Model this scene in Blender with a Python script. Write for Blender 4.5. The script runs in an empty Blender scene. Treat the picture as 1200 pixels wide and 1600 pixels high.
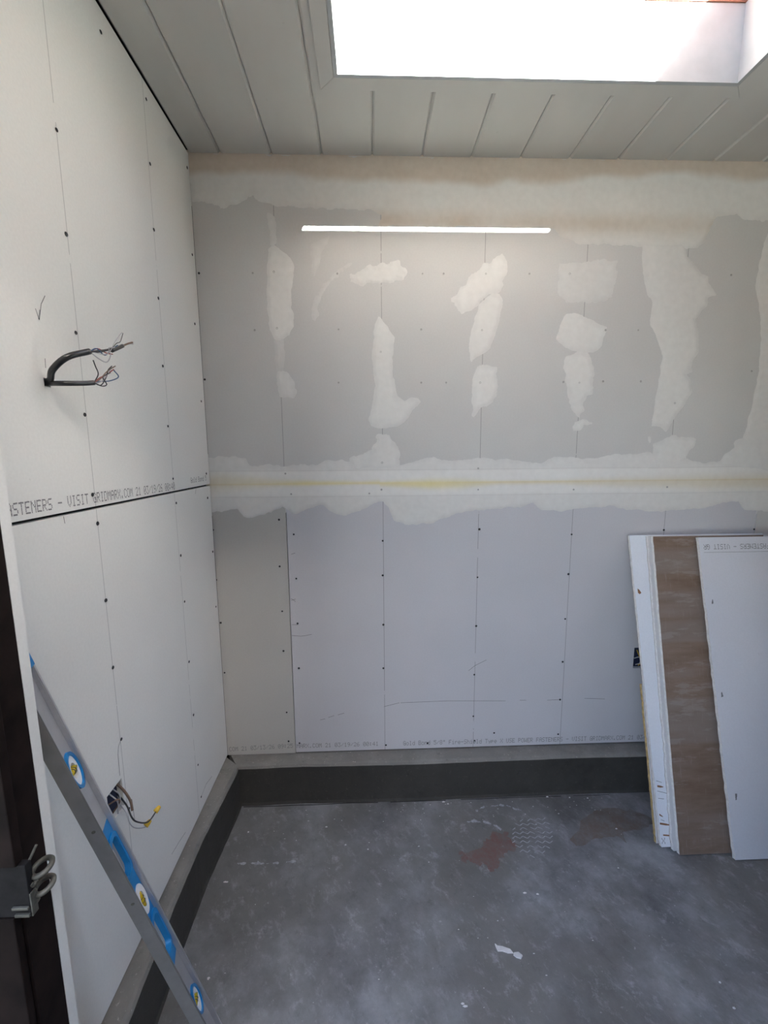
import bpy, bmesh, math, random
import numpy as np
from mathutils import Vector, Matrix

random.seed(7)
scene = bpy.context.scene
COL = scene.collection

# ---------------------------------------------------------------- camera, sky, sun, exposure
cam_d = bpy.data.cameras.new('camera')
cam = bpy.data.objects.new('camera', cam_d); COL.objects.link(cam)
cam_d.sensor_fit = 'VERTICAL'; cam_d.sensor_height = 32.0
cam_d.lens = 654.1 / 1600 * 32.0; cam_d.clip_start = 0.02
p_, y_, r_ = -0.14074, -0.03317, -0.00755
fw = Vector((-math.sin(y_)*math.cos(p_), math.cos(y_)*math.cos(p_), math.sin(p_)))
rt0 = Vector((math.cos(y_), math.sin(y_), 0)); up0 = rt0.cross(fw)
rt = rt0*math.cos(r_) + up0*math.sin(r_); up = -rt0*math.sin(r_) + up0*math.cos(r_)
cam.matrix_world = Matrix(((rt.x, up.x, -fw.x, 0.6572), (rt.y, up.y, -fw.y, -1.7458),
                           (rt.z, up.z, -fw.z, 1.5373), (0, 0, 0, 1)))
scene.camera = cam

SUN = Vector((0.46, -1.0, 0.697)).normalized()
world = bpy.data.worlds.new('world'); scene.world = world; world.use_nodes = True
wn = world.node_tree; wn.nodes.clear()
wo = wn.nodes.new('ShaderNodeOutputWorld'); bg = wn.nodes.new('ShaderNodeBackground')
sky = wn.nodes.new('ShaderNodeTexSky'); sky.sky_type = 'NISHITA'; sky.sun_disc = False
sky.sun_elevation = math.asin(SUN.z); sky.sun_rotation = math.atan2(SUN.x, SUN.y)
sky.air_density = 1.0; sky.dust_density = 4.5; sky.ozone_density = 3.0
bg.inputs['Strength'].default_value = 0.66
hs = wn.nodes.new('ShaderNodeHueSaturation'); hs.inputs['Saturation'].default_value = 1.0
wn.links.new(sky.outputs[0], hs.inputs['Color']); wn.links.new(hs.outputs[0], bg.inputs[0]); wn.links.new(bg.outputs[0], wo.inputs[0])
sun_d = bpy.data.lights.new('sun', 'SUN'); sun_d.energy = 190.0; sun_d.angle = math.radians(0.53)
sun_d.color = (0.94, 1.0, 0.925)
sun = bpy.data.objects.new('sun', sun_d); COL.objects.link(sun)
sun.rotation_euler = SUN.to_track_quat('Z', 'Y').to_euler(); sun.location = (3, -6, 8)
vs = scene.view_settings
scene.display_settings.display_device = 'sRGB'
vs.view_transform = 'Standard'; vs.look = 'None'; vs.gamma = 1.0; vs.use_curve_mapping = False
vs.exposure = 0.42

# ---------------------------------------------------------------- measured data (metres, on the plane of each surface)
D = {
 'MUD_TOP':[(-0.0103,2.64),(2.425,2.6501),(2.425,2.4405),(2.1508,2.4322),(2.1098,2.4504),(2.0325,2.4473),(2.0152,2.4147),(1.9967,2.3679),(1.9668,2.3301),(1.9101,2.325),(1.7439,2.3307),(1.6299,2.3415),(1.4892,2.3403),(1.4243,2.363),(1.3847,2.3949),(0.9708,2.4002),(0.6988,2.3977),(0.7237,2.4408),(0.6628,2.4626),(0.5775,2.4617),(0.4801,2.454),(0.4078,2.4643),(0.3114,2.4655),(0.2522,2.4826),(0.2295,2.5066),(0.1727,2.4729),(0.1188,2.4502),(0.0775,2.4762),(0.0017,2.4798)],
 'MUD_JOINT':[(-0.0094,1.5229),(0.0941,1.5273),(0.1479,1.5165),(0.1646,1.4877),(0.2246,1.4898),(0.3211,1.4864),(0.4181,1.4882),(0.487,1.5059),(0.5398,1.5134),(0.5843,1.4999),(0.7166,1.4883),(0.7778,1.4825),(0.8417,1.5031),(0.9297,1.5156),(0.9835,1.4966),(1.0504,1.504),(1.1498,1.5112),(1.2419,1.5025),(1.3211,1.4885),(1.3781,1.4907),(1.4342,1.5142),(1.593,1.5077),(1.7073,1.5228),(1.8392,1.5272),(1.9371,1.5157),(2.0791,1.4876),(2.425,1.504),(2.425,1.2631),(2.2769,1.2818),(2.2498,1.3185),(2.202,1.3135),(2.088,1.2897),(1.9473,1.2803),(1.7809,1.2823),(1.6979,1.3055),(1.6173,1.3009),(1.5013,1.2857),(1.3874,1.2899),(1.35,1.3233),(1.2931,1.2993),(1.2133,1.3002),(1.1011,1.2906),(1.0193,1.2806),(0.9595,1.2567),(0.9188,1.2379),(0.807,1.2339),(0.7555,1.2511),(0.7341,1.306),(0.7101,1.3334),(0.675,1.3229),(0.6128,1.2938),(0.5534,1.2783),(0.5133,1.2842),(0.4635,1.32),(0.4127,1.3152),(0.3424,1.2863),(0.2932,1.3166),(0.2444,1.293),(0.1719,1.2723),(0.1272,1.2782),(0.105,1.3055),(0.0547,1.3007),(-0.0169,1.2908)],
 'PATCHES':[(1.0,[(0.2804,2.3123),(0.3006,2.3284),(0.3219,2.3126),(0.3692,2.2741),(0.3699,2.2279),(0.3574,2.158),(0.3562,2.1274),(0.3528,2.1038),(0.3619,2.0801),(0.3626,2.0324),(0.3463,2.0012),(0.3102,1.977),(0.2855,1.9842),(0.2723,2.025),(0.2656,2.0964),(0.2713,2.2204)]),(0.9,[(0.2928,1.8624),(0.3156,1.8624),(0.3354,1.85),(0.3546,1.8203),(0.3636,1.7879),(0.3524,1.7629),(0.2963,1.7656)]),(0.8,[(0.5849,2.2153),(0.6401,2.2459),(0.6975,2.2578),(0.7773,2.2746),(0.8097,2.2353),(0.7922,2.2165),(0.747,2.1998),(0.6393,2.1922),(0.5921,2.199)]),(1.0,[(0.7007,2.0668),(0.7132,2.0525),(0.7334,2.0332),(0.7586,1.9921),(0.7532,1.9188),(0.7503,1.8544),(0.7579,1.8195),(0.7707,1.7617),(0.8045,1.7413),(0.8306,1.7539),(0.8567,1.7538),(0.8673,1.7411),(0.8307,1.7107),(0.815,1.6775),(0.7703,1.6469),(0.7099,1.6395),(0.6654,1.6475),(0.6579,1.6731),(0.6741,1.7189),(0.6853,1.8046),(0.6759,1.8867),(0.6794,1.9677),(0.6878,2.0404)]),(0.85,[(0.6912,1.6086),(0.7386,1.6083),(0.7516,1.5823),(0.7779,1.5561),(0.7831,1.4771),(0.5916,1.4629),(0.5793,1.5131),(0.6297,1.531),(0.6722,1.549),(0.683,1.5776)]),(0.9,[(0.9897,2.1372),(1.0171,2.1729),(1.1216,2.263),(1.186,2.3089),(1.2105,2.2566),(1.2015,2.2212),(1.1752,2.1666),(1.1246,2.1497),(1.0797,2.1064),(1.0314,2.0895),(1.008,2.1134)]),(0.95,[(1.15,2.1569),(1.1782,2.1547),(1.1892,2.1308),(1.1809,2.0682),(1.1647,2.0049),(1.1429,1.9534),(1.1072,1.9262),(1.0739,1.9014),(1.0624,1.9533),(1.0739,2.0218),(1.1025,2.1137)]),(1.0,[(1.0953,1.879),(1.1265,1.884),(1.1765,1.8739),(1.178,1.8263),(1.1758,1.768),(1.1582,1.7375),(1.1176,1.7198),(1.0852,1.6891),(1.0798,1.7556),(1.082,1.8315)]),(0.45,[(1.4141,2.2673),(1.5313,2.2799),(1.6495,2.283),(1.6396,2.2047),(1.6308,2.1447),(1.6134,2.1326),(1.45,2.1247),(1.4191,2.1702)]),(0.85,[(1.4524,2.0812),(1.4889,2.0813),(1.6178,2.0303),(1.5965,1.9537),(1.5712,1.9362),(1.5104,1.9362),(1.4484,1.961),(1.4181,1.9881),(1.4311,2.0397)]),(0.9,[(1.456,1.9188),(1.5105,1.9337),(1.5477,1.9312),(1.5725,1.8736),(1.5793,1.7669),(1.553,1.7592),(1.5409,1.7362),(1.5482,1.7052),(1.5255,1.6793),(1.5115,1.6872),(1.4769,1.7774),(1.4557,1.8737)]),(0.9,[(1.5105,1.6586),(1.5424,1.6663),(1.5645,1.6583),(1.5813,1.6504),(1.5491,1.6454),(1.5338,1.6298),(1.5147,1.6325)]),(0.85,[(1.7426,2.3471),(1.9053,2.3484),(1.931,2.2969),(1.9896,2.233),(2.0193,2.226),(2.0217,2.202),(2.0556,2.1563),(2.0275,2.1464),(2.0276,2.1197),(1.9802,2.0632),(2.0004,1.9939),(2.0089,1.9364),(1.9857,1.8986),(1.9801,1.8732),(1.9924,1.858),(1.9636,1.8478),(1.9878,1.8222),(1.9948,1.7785),(1.972,1.732),(1.9288,1.667),(1.9004,1.6172),(1.8736,1.641),(1.8407,1.6412),(1.8482,1.7454),(1.8583,1.848),(1.8624,1.9238),(1.8323,1.9937),(1.8016,2.043),(1.8049,2.1285),(1.7789,2.1574),(1.7496,2.2601)]),(0.9,[(1.8556,1.5617),(1.9298,1.5958),(1.9856,1.5901),(2.0306,1.5819),(2.0327,1.5605),(2.0068,1.542),(1.9991,1.5071),(1.9428,1.4536),(1.8636,1.4678)]),(0.9,[(1.8223,1.5991),(1.8358,1.6017),(1.843,1.5804),(1.8359,1.5672)]),(0.95,[(2.425,2.4335),(2.2476,2.3865),(2.2322,2.299),(2.223,2.1789),(2.2422,2.1303),(2.2614,2.0615),(2.2736,1.9617),(2.2763,1.873),(2.2755,1.8346),(2.2666,1.7258),(2.2551,1.6601),(2.2415,1.5859),(2.2067,1.5727),(2.2098,1.5459),(2.1658,1.5139),(2.1422,1.4735),(2.425,1.4357)]),(0.5,[(0.2838,2.4385),(0.3007,2.4409),(0.3087,2.403),(0.3048,2.3125),(0.2901,2.3124),(0.287,2.4028)]),(0.3,[(0.4386,2.0565),(0.4508,2.1278),(0.4848,2.1867),(0.5483,2.2453),(0.5983,2.2688),(0.5857,2.2548),(0.5227,2.2103),(0.4765,2.1562),(0.46,2.1042),(0.4507,2.0446)]),(0.35,[(0.2876,1.977),(0.3179,1.9794),(0.3226,1.9114),(0.3105,1.8624),(0.2928,1.8624)]),(0.25,[(0.4445,2.325),(0.5066,2.3551),(0.4754,2.2909),(0.4485,2.2168)])],
 'SCREW_BACK_LOW':[(-0.0002,1.223),(-0.0006,1.0073),(0.0065,0.8158),(0.009,0.5855),(0.275,1.2628),(0.2692,1.0615),(0.2717,0.8622),(0.2698,0.6804),(0.2721,0.3886),(0.2751,0.2471)],
 'SCREW_BACK_MAIN':[(0.3339,1.1992),(0.3375,1.0068),(0.3357,0.8056),(0.3338,0.598),(0.3237,0.236),(0.7087,1.1662),(0.7075,1.0144),(0.7086,0.7915),(0.707,0.5883),(0.7159,0.2133),(1.1223,1.2103),(1.1191,0.9985),(1.1187,0.7765),(1.1154,0.5469),(1.1157,0.3441),(1.1243,0.2223),(1.5238,1.1823),(1.5195,1.0058),(1.5163,0.8006),(1.5156,0.598),(1.5135,0.4144),(1.5135,0.2419),(1.9293,1.1963),(2.3333,1.1936),(1.9275,0.248),(1.214,0.258),(0.9069,0.2166)],
 'SCREW_BACK_UP':[(0.0104,2.2257),(0.006,1.8308)],
 'DIMPLE':[(0.3093,1.4549),(0.3297,1.3699),(0.6541,1.369),(0.7051,1.3846),(1.1105,1.469),(1.1126,1.3803),(1.5211,1.3761),(1.9268,1.3828),(0.2964,2.2321),(0.2997,2.0251),(0.7072,1.9359),(0.7087,1.4962),(1.1225,2.2302),(1.1126,2.0195),(1.1099,1.8163),(1.5201,1.8155),(1.9283,1.7322),(0.8725,2.2287),(0.9555,2.2292),(0.5404,2.2267),(0.2152,2.227),(0.2121,2.0177),(0.5407,2.0208),(0.8685,2.0214),(0.5361,1.8174),(0.8695,1.8168),(0.9711,1.8166),(1.4534,1.8182),(1.6187,1.8204),(1.2956,2.2312),(1.457,2.2322),(1.7504,2.0207),(2.1135,2.2314),(2.2423,1.8602),(1.7771,1.8201),(1.6158,2.0205)],
 'SCREW_LEFT_UP':[(-0.7275,2.2221),(-0.7319,2.0152),(-0.7345,1.8094),(-0.7334,1.6294),(-0.7361,1.444),(-0.522,2.5805),(-0.3059,2.5922),(-0.3135,2.4124),(-0.322,2.2235),(-0.3278,2.0225),(-0.3334,1.8165),(-0.3307,1.6281),(-0.3236,1.4566),(-0.0237,2.5785),(-0.0302,2.2788),(-0.0503,2.0266),(-0.0385,1.742),(-0.0357,1.4595)],
 'SCREW_LEFT_LOW':[(-0.7286,1.3737),(-0.7277,1.1808),(-0.7277,1.0035),(-0.7246,0.8024),(-0.3143,1.3738),(-0.3113,1.1908),(-0.3093,1.0242),(-0.3107,0.7999),(-0.3079,0.5913),(-0.0393,1.3617),(-0.0231,1.1354),(-0.0281,0.8987),(-0.3029,0.3852),(-0.2969,0.2457),(-0.723,0.5966)],
 'PENCIL_MAIN':[[(0.3087,0.7505),(0.3475,0.7467),(0.3698,0.7491),(0.395,0.7544)],[(0.3106,0.8003),(0.3382,0.7997)],[(0.3121,0.9104),(0.3315,0.9157)],[(0.3199,1.1137),(0.3363,1.119)],[(0.3124,0.919),(0.331,0.9042)],[(0.4194,0.3466),(0.4426,0.3522)],[(0.4571,0.358),(0.4832,0.3666)],[(0.5005,0.3692),(0.5294,0.3777)],[(0.7085,0.4035),(0.7779,0.4202)],[(0.7837,0.42),(0.9985,0.4231),(1.1154,0.4197),(1.2622,0.4154)],[(1.327,0.4167),(1.3565,0.4158)],[(1.4542,0.413),(1.5135,0.4144)],[(1.6263,0.4174),(1.7221,0.4115)],[(1.0889,0.5661),(1.1173,0.5898),(1.1687,0.6159)]],
 'PENCIL_LEFT_UP':[[(-0.8468,1.8248),(-0.8402,1.8052),(-0.8352,1.8261)],[(-0.8402,1.8052),(-0.8299,1.8388),(-0.8166,1.8592)],[(-0.8367,1.7322),(-0.838,1.7132)]],
 'PENCIL_LEFT_LOW':[[(-0.7246,0.8024),(-0.7375,0.7921),(-0.7431,0.7747),(-0.7446,0.7138)],[(-0.7204,0.6307),(-0.7059,0.6078),(-0.7034,0.5465)],[(-0.187,0.239),(-0.2449,0.2547),(-0.2908,0.2456)],[(-0.4336,0.2328),(-0.4812,0.2445),(-0.535,0.2535)],[(-0.8362,1.4072),(-0.8348,1.3917)],[(-0.1449,1.407),(-0.1539,1.3885)]],
 'T_LEFT_A':[(-0.9739,1.427),(-0.316,1.4195)],
 'T_LEFT_Atop':[(-0.969,1.4497),(-0.3113,1.4472)],
 'T_LEFT_B':[(-0.186,1.4341),(-0.0401,1.4341)],
 'T_BACK_1':[(0.006,0.2021),(0.2911,0.2116)],
 'T_BACK_1t':[(0.0077,0.2307),(0.292,0.237)],
 'T_BACK_2':[(0.3113,0.2109),(0.6748,0.2115)],
 'T_BACK_3':[(0.7951,0.2075),(1.9405,0.2019)],
 'T_BACK_3t':[(0.7951,0.2364),(1.9383,0.2282)],
 'CABLE_HOLE':[(-0.8372,1.6856),(-0.8497,1.6923),(-0.827,1.6731)],
 'CAB1':[(-0.8366,1.6895),(-0.8612,1.705),(-0.8593,1.7298),(-0.8199,1.7498),(-0.7812,1.7614),(-0.6958,1.7942)],
 'CAB2':[(-0.8335,1.6875),(-0.8475,1.6813),(-0.8195,1.6857),(-0.7995,1.6902),(-0.7655,1.7066),(-0.7355,1.7259)],
 'BOX':[(-0.7382,0.701),(-0.7371,0.6552),(-0.7433,0.6346),(-0.7623,0.6226),(-0.7919,0.7045)],
 'NUT':[(-0.6634,0.5386),(-0.7061,0.5359),(-0.7568,0.5951),(-0.7646,0.5995),(-0.7655,0.6401)],
 'BACKHOLE':[(1.8408,0.6573),(1.8485,0.5585),(1.8822,0.6563)],
 'STAIN1':[(0.9642,-0.3487),(1.0355,-0.3093),(1.1091,-0.2735),(1.1285,-0.2513),(1.1974,-0.2424),(1.2101,-0.2834),(1.2083,-0.311),(1.1708,-0.3623),(1.1227,-0.3979),(1.0493,-0.4022),(0.9931,-0.3852)],
 'STAIN2':[(1.4352,-0.2983),(1.4971,-0.2579),(1.5221,-0.2136),(1.5929,-0.1787),(1.6759,-0.156),(1.7687,-0.1665),(1.8353,-0.2143),(1.8341,-0.2359),(1.7505,-0.2596),(1.671,-0.2797),(1.6541,-0.324),(1.6351,-0.2954),(1.5711,-0.2927),(1.5055,-0.3179),(1.4485,-0.3291)],
 'PRINT':[(1.24,-0.1956),(1.4354,-0.1881),(1.3481,-0.3823),(1.183,-0.3628)],
 'ARCS':[[(1.103,-0.145),(1.1499,-0.1271),(1.2348,-0.1273),(1.2794,-0.1459),(1.3078,-0.1602)],[(1.0483,-0.2),(1.1153,-0.2028),(1.1563,-0.2198),(1.1843,-0.2419)],[(0.1353,-0.3426),(0.1961,-0.3451),(0.2568,-0.3476),(0.3287,-0.3455),(0.3765,-0.3424)],[(0.7563,-0.7199),(0.7803,-0.7577),(0.8133,-0.7827),(0.8556,-0.798),(0.8816,-0.8016)],[(0.8563,-0.5649),(0.9235,-0.5501),(1.0007,-0.5452),(1.0977,-0.5491)]],
 'SCRAP':[(1.033,-0.6415),(1.0395,-0.647),(1.055,-0.6493),(1.0782,-0.6588),(1.0847,-0.6692),(1.067,-0.6685),(1.0508,-0.6628),(1.0369,-0.6622),(1.034,-0.6519)],
 'SCRAP2':[(1.0853,-0.6675),(1.0997,-0.6664),(1.11,-0.6768),(1.1012,-0.6847),(1.0886,-0.6809),(1.0811,-0.674)],
 'SPECK':[(0.9065,-0.7864),(0.9005,-0.7806),(1.6523,-0.8195),(1.6602,-0.7629),(0.1222,-0.4115),(0.1153,-0.4112),(0.141,-0.2102),(1.8517,-0.1399),(1.8861,-0.1102),(1.7174,-0.1577),(1.6134,-0.1021),(1.5353,-0.0953),(0.9667,-0.0956),(0.9846,-0.1066),(1.4367,-0.0876),(1.6519,-0.2584),(1.7585,-0.3814),(1.2277,-0.4984),(1.1845,-0.4924),(0.5435,-0.2836),(0.4592,-0.1997),(1.7428,-0.3858),(1.7829,-0.3926),(0.1617,-0.6935),(0.6323,-0.3062)],
 'DARKPOST_seam':[(0.095,-1.1779,0.93),(0.095,-1.1355,0.8827),(0.095,-1.1706,0.977),(0.095,-1.1509,0.957),(0.095,-1.1177,0.8445),(0.095,-1.106,0.8747),(0.095,-1.0973,0.8401),(0.095,-1.1027,0.8058),(0.095,-1.1365,0.7933),(0.095,-1.1649,0.8293),(0.095,-1.1998,0.7896),(0.095,-1.0974,0.9027),(0.095,-1.1382,1.185),(0.095,-1.1916,0.659),(0.095,-1.1422,0.6717)],
 'ZW':[(1.7362,-0.347,2.8441),(1.7882,-0.347,2.8486),(1.6831,-0.347,2.8509),(1.7485,-0.347,2.8035),(1.75,-0.347,2.7903)],
 'LEAN':[(1035,(1.7765,-0.356,-1.41)),(1058,(1.8201,-0.3761,-1.41)),(1063,(1.8266,-0.3842,-1.41)),(1145,(2.0194,-0.3997,-1.41)),(1200,(2.1499,-0.4076,-1.41))]}

CZ = 2.643            # ceiling height
JZ = 1.41             # board joint height
BZ = 0.191            # lower edge of the boards
XR = 2.42             # right wall
KZ = 0.185            # curb top
SX0, SX1, SY0, SY1 = 0.577, 1.784, -0.347, -0.915   # skylight opening
TOPZ = 3.0245

# ---------------------------------------------------------------- helpers
def srgb(r, g, b):
    f = lambda c: (c/12.92 if c <= .04045 else ((c+.055)/1.055)**2.4)
    return (f(r/255), f(g/255), f(b/255), 1)

class NT:
    def __init__(s, name):
        s.m = bpy.data.materials.new(name); s.m.use_nodes = True
        s.t = s.m.node_tree; s.b = s.t.nodes['Principled BSDF']
    def n(s, typ, **kw):
        o = s.t.nodes.new(typ)
        for k, v in kw.items():
            if k.startswith('i_'):
                o.inputs[int(k[2:]) if k[2:].isdigit() else k[2:]].default_value = v
            else: setattr(o, k, v)
        return o
    def l(s, a, b): s.t.links.new(a, b)
    def coord(s, out='Object'): return s.n('ShaderNodeTexCoord').outputs[out]
    def noise(s, vec, scale, detail=4, rough=.55, stretch=None):
        if stretch:
            mp = s.n('ShaderNodeMapping'); mp.inputs['Scale'].default_value = stretch
            s.l(vec, mp.inputs[0]); vec = mp.outputs[0]
        o = s.n('ShaderNodeTexNoise'); o.inputs['Scale'].default_value = scale
        o.inputs['Detail'].default_value = detail; o.inputs['Roughness'].default_value = rough
        s.l(vec, o.inputs['Vector']); return o.outputs[0]
    def ramp(s, fac, stops):
        o = s.n('ShaderNodeValToRGB'); e = o.color_ramp.elements
        while len(e) < len(stops): e.new(.5)
        for x, (pos, c) in zip(e, stops): x.position = pos; x.color = c
        s.l(fac, o.inputs[0]); return o.outputs[0]
    def mix(s, fac, a, b, mode='MIX'):
        o = s.n('ShaderNodeMix', data_type='RGBA', blend_type=mode)
        for i, v in ((0, fac), (6, a), (7, b)):
            if isinstance(v, (int, float, tuple)): o.inputs[i].default_value = v
            else: s.l(v, o.inputs[i])
        return o.outputs[2]
    def math(s, op, a, b=0.0, c=0.0):
        o = s.n('ShaderNodeMath', operation=op)
        for i, v in enumerate((a, b, c)):
            if isinstance(v, (int, float)): o.inputs[i].default_value = v
            else: s.l(v, o.inputs[i])
        return o.outputs[0]
    def bump(s, h, strength=.2, dist=.002):
        o = s.n('ShaderNodeBump'); o.inputs['Strength'].default_value = strength
        o.inputs['Distance'].default_value = dist; s.l(h, o.inputs['Height'])
        s.l(o.outputs[0], s.b.inputs['Normal'])
    def base(s, c):
        if isinstance(c, tuple): s.b.inputs['Base Color'].default_value = c
        else: s.l(c, s.b.inputs['Base Color'])
    def rough(s, v): s.b.inputs['Roughness'].default_value = v

def plain(name, c, rough=.6, metal=0, var=.12, scale=40, bump=0, emis=None):
    k = NT(name); v = k.coord()
    f = k.noise(v, scale)
    dark = tuple(x*(1-var) for x in c[:3]) + (1,); lite = tuple(min(1, x*(1+var)) for x in c[:3]) + (1,)
    k.base(k.ramp(f, [(.3, dark), (.7, lite)])); k.rough(rough); k.b.inputs['Metallic'].default_value = metal
    if bump: k.bump(f, bump)
    return k.m

PAPER = (.60, .595, .58, 1)
def drywall_mat(name, axis, g0, base=PAPER, lines=True, ls=.6):
    k = NT(name); v = k.coord()
    f = k.noise(v, 2.2, 3); f2 = k.noise(v, 160, 2)
    c = k.ramp(f, [(.3, tuple(x*.955 for x in base[:3])+(1,)), (.7, tuple(x*1.03 for x in base[:3])+(1,))])
    c = k.mix(.10, c, k.ramp(f2, [(.35, tuple(x*.8 for x in base[:3])+(1,)), (.65, tuple(min(1, x*1.15) for x in base[:3])+(1,))]))
    sp = k.noise(v, 9, 5, .7)
    c = k.mix(k.math('MULTIPLY', k.math('GREATER_THAN', sp, .73), .12), c, (.25, .24, .22, 1))
    if lines:    # printed stud line every 16 inches
        s = k.n('ShaderNodeSeparateXYZ'); k.l(v, s.inputs[0])
        q = k.math('PINGPONG', k.math('SUBTRACT', s.outputs[axis], g0 - 4.064), .2032)
        w = k.math('LESS_THAN', q, .0011)
        w = k.math('MULTIPLY', w, k.math('GREATER_THAN', k.noise(v, 14, 3), .36))
        c = k.mix(k.math('MULTIPLY', w, ls), c, (.12, .12, .125, 1))
    k.base(c); k.rough(.82); k.bump(f2, .05, .001)
    return k.m

M = {}
M['paper_back'] = drywall_mat('grey_board_paper', 0, .305)
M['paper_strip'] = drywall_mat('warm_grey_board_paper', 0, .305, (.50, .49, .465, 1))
M['paper_main'] = drywall_mat('cool_grey_board_paper', 0, .305, (.585, .58, .605, 1))
M['paper_left'] = drywall_mat('pale_board_paper_left', 1, -.3208, (.77, .77, .74, 1), ls=.42)
M['paper_plain'] = drywall_mat('grey_board_paper_loose', 0, 0, (.60, .595, .59, 1), lines=False)
M['paper_white'] = drywall_mat('white_board_paper', 0, 0, (.80, .83, .88, 1), lines=False)
M['paper_grey'] = drywall_mat('grey_board_paper_front', 0, 0, (.72, .725, .76, 1), lines=False)
M['gypsum'] = plain('white_gypsum_edge', (.72, .71, .69, 1), .9, var=.12, scale=90, bump=.4)
M['cavity'] = plain('dark_wall_cavity', (.018, .016, .014, 1), .9)
M['ink'] = plain('grey_print_ink', (.20, .20, .205, 1), .8, var=.35, scale=220)
M['pencil'] = plain('pencil_lead', (.13, .13, .135, 1), .7, var=.4, scale=200)
M['screw'] = plain('black_phosphate_screw', (.012, .012, .013, 1), .5)
M['dimple'] = plain('mud_screw_dimple', (.40, .395, .38, 1), .9)
M['ceil'] = None
def ceil_mat():
    k = NT('white_painted_plank'); v = k.coord()
    f = k.noise(v, 3, 4, .6, (1.0, .3, 1.0)); d = k.noise(v, 17, 5, .72); d2 = k.noise(v, 6, 4, .7)
    c = k.ramp(f, [(.3, (.56, .545, .51, 1)), (.7, (.62, .61, .58, 1))])
    c = k.mix(k.math('MULTIPLY', k.math('GREATER_THAN', d, .735), .35), c, (.22, .20, .17, 1))
    c = k.mix(k.math('MULTIPLY', k.math('GREATER_THAN', d2, .68), .12), c, (.33, .29, .24, 1))
    k.base(c); k.rough(.55); k.bump(k.noise(v, 60, 3, .6, (1, .12, 1)), .06, .002); return k.m
M['ceil'] = ceil_mat()
def shaft_mat():
    k = NT('white_shaft_paint'); v = k.coord()
    f = k.noise(v, 14, 4); d = k.noise(v, 22, 6, .8)
    c = k.ramp(f, [(.3, (.38, .40, .41, 1)), (.7, (.44, .46, .47, 1))])
    c = k.mix(k.math('MULTIPLY', k.math('GREATER_THAN', d, .70), .35), c, (.36, .37, .40, 1))
    k.base(c); k.rough(.5); return k.m
M['shaft'] = shaft_mat()
M['bounce_cut'] = plain('bounce_cutting_grey', (.20, .18, .155, 1), .9, var=.2, scale=14)  # unseen front side of the shaft, made dark to cut bounced sunlight
M['raw_wood'] = plain('raw_red_cedar', (.40, .17, .10, 1), .7, var=.3, scale=25)
def mud_mat():
    k = NT('joint_compound'); v = k.coord()
    a = k.n('ShaderNodeAttribute', attribute_name='tint')
    f = k.noise(v, 40, 4); f3 = k.noise(v, 5, 3)
    c = k.mix(.12, a.outputs['Color'], k.ramp(f, [(.3, (.4, .39, .37, 1)), (.7, (.8, .79, .77, 1))]))
    c = k.mix(.08, c, k.ramp(f3, [(.3, (.38, .37, .36, 1)), (.7, (.8, .79, .77, 1))]))
    k.base(c); k.rough(.85); k.bump(k.noise(v, 70, 4, .6, (1, 1, .4)), .12, .002); return k.m
M['mud'] = mud_mat()
def conc(name, lo, hi, blot, rough=.6, scale=5):
    k = NT(name); v = k.coord()
    n1 = k.noise(v, scale, 9, .66); n2 = k.noise(v, scale*.33, 4, .6); n3 = k.noise(v, scale*11, 7, .72); n4 = k.noise(v, scale*3.1, 8, .75)
    c = k.ramp(n1, [(.32, lo), (.66, hi)])
    c = k.mix(k.ramp(n2, [(.38, (0, 0, 0, 1)), (.62, (.65, .65, .65, 1))]), c, blot)
    c = k.mix(k.ramp(n3, [(.60, (0, 0, 0, 1)), (.70, (.45, .45, .45, 1))]), c, tuple(min(1, x*2.6) for x in hi[:3])+(1,))
    c = k.mix(k.ramp(n4, [(.30, (.55, .55, .55, 1)), (.42, (0, 0, 0, 1))]), c, tuple(x*.6 for x in lo[:3])+(1,))
    k.base(c); k.bump(k.math('ADD', n3, n1), .25, .004)
    rr = k.n('ShaderNodeMapRange'); rr.inputs['To Min'].default_value = rough-.14; rr.inputs['To Max'].default_value = rough+.16
    k.l(n1, rr.inputs[0]); k.l(rr.outputs[0], k.b.inputs['Roughness'])
    return k.m
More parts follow.
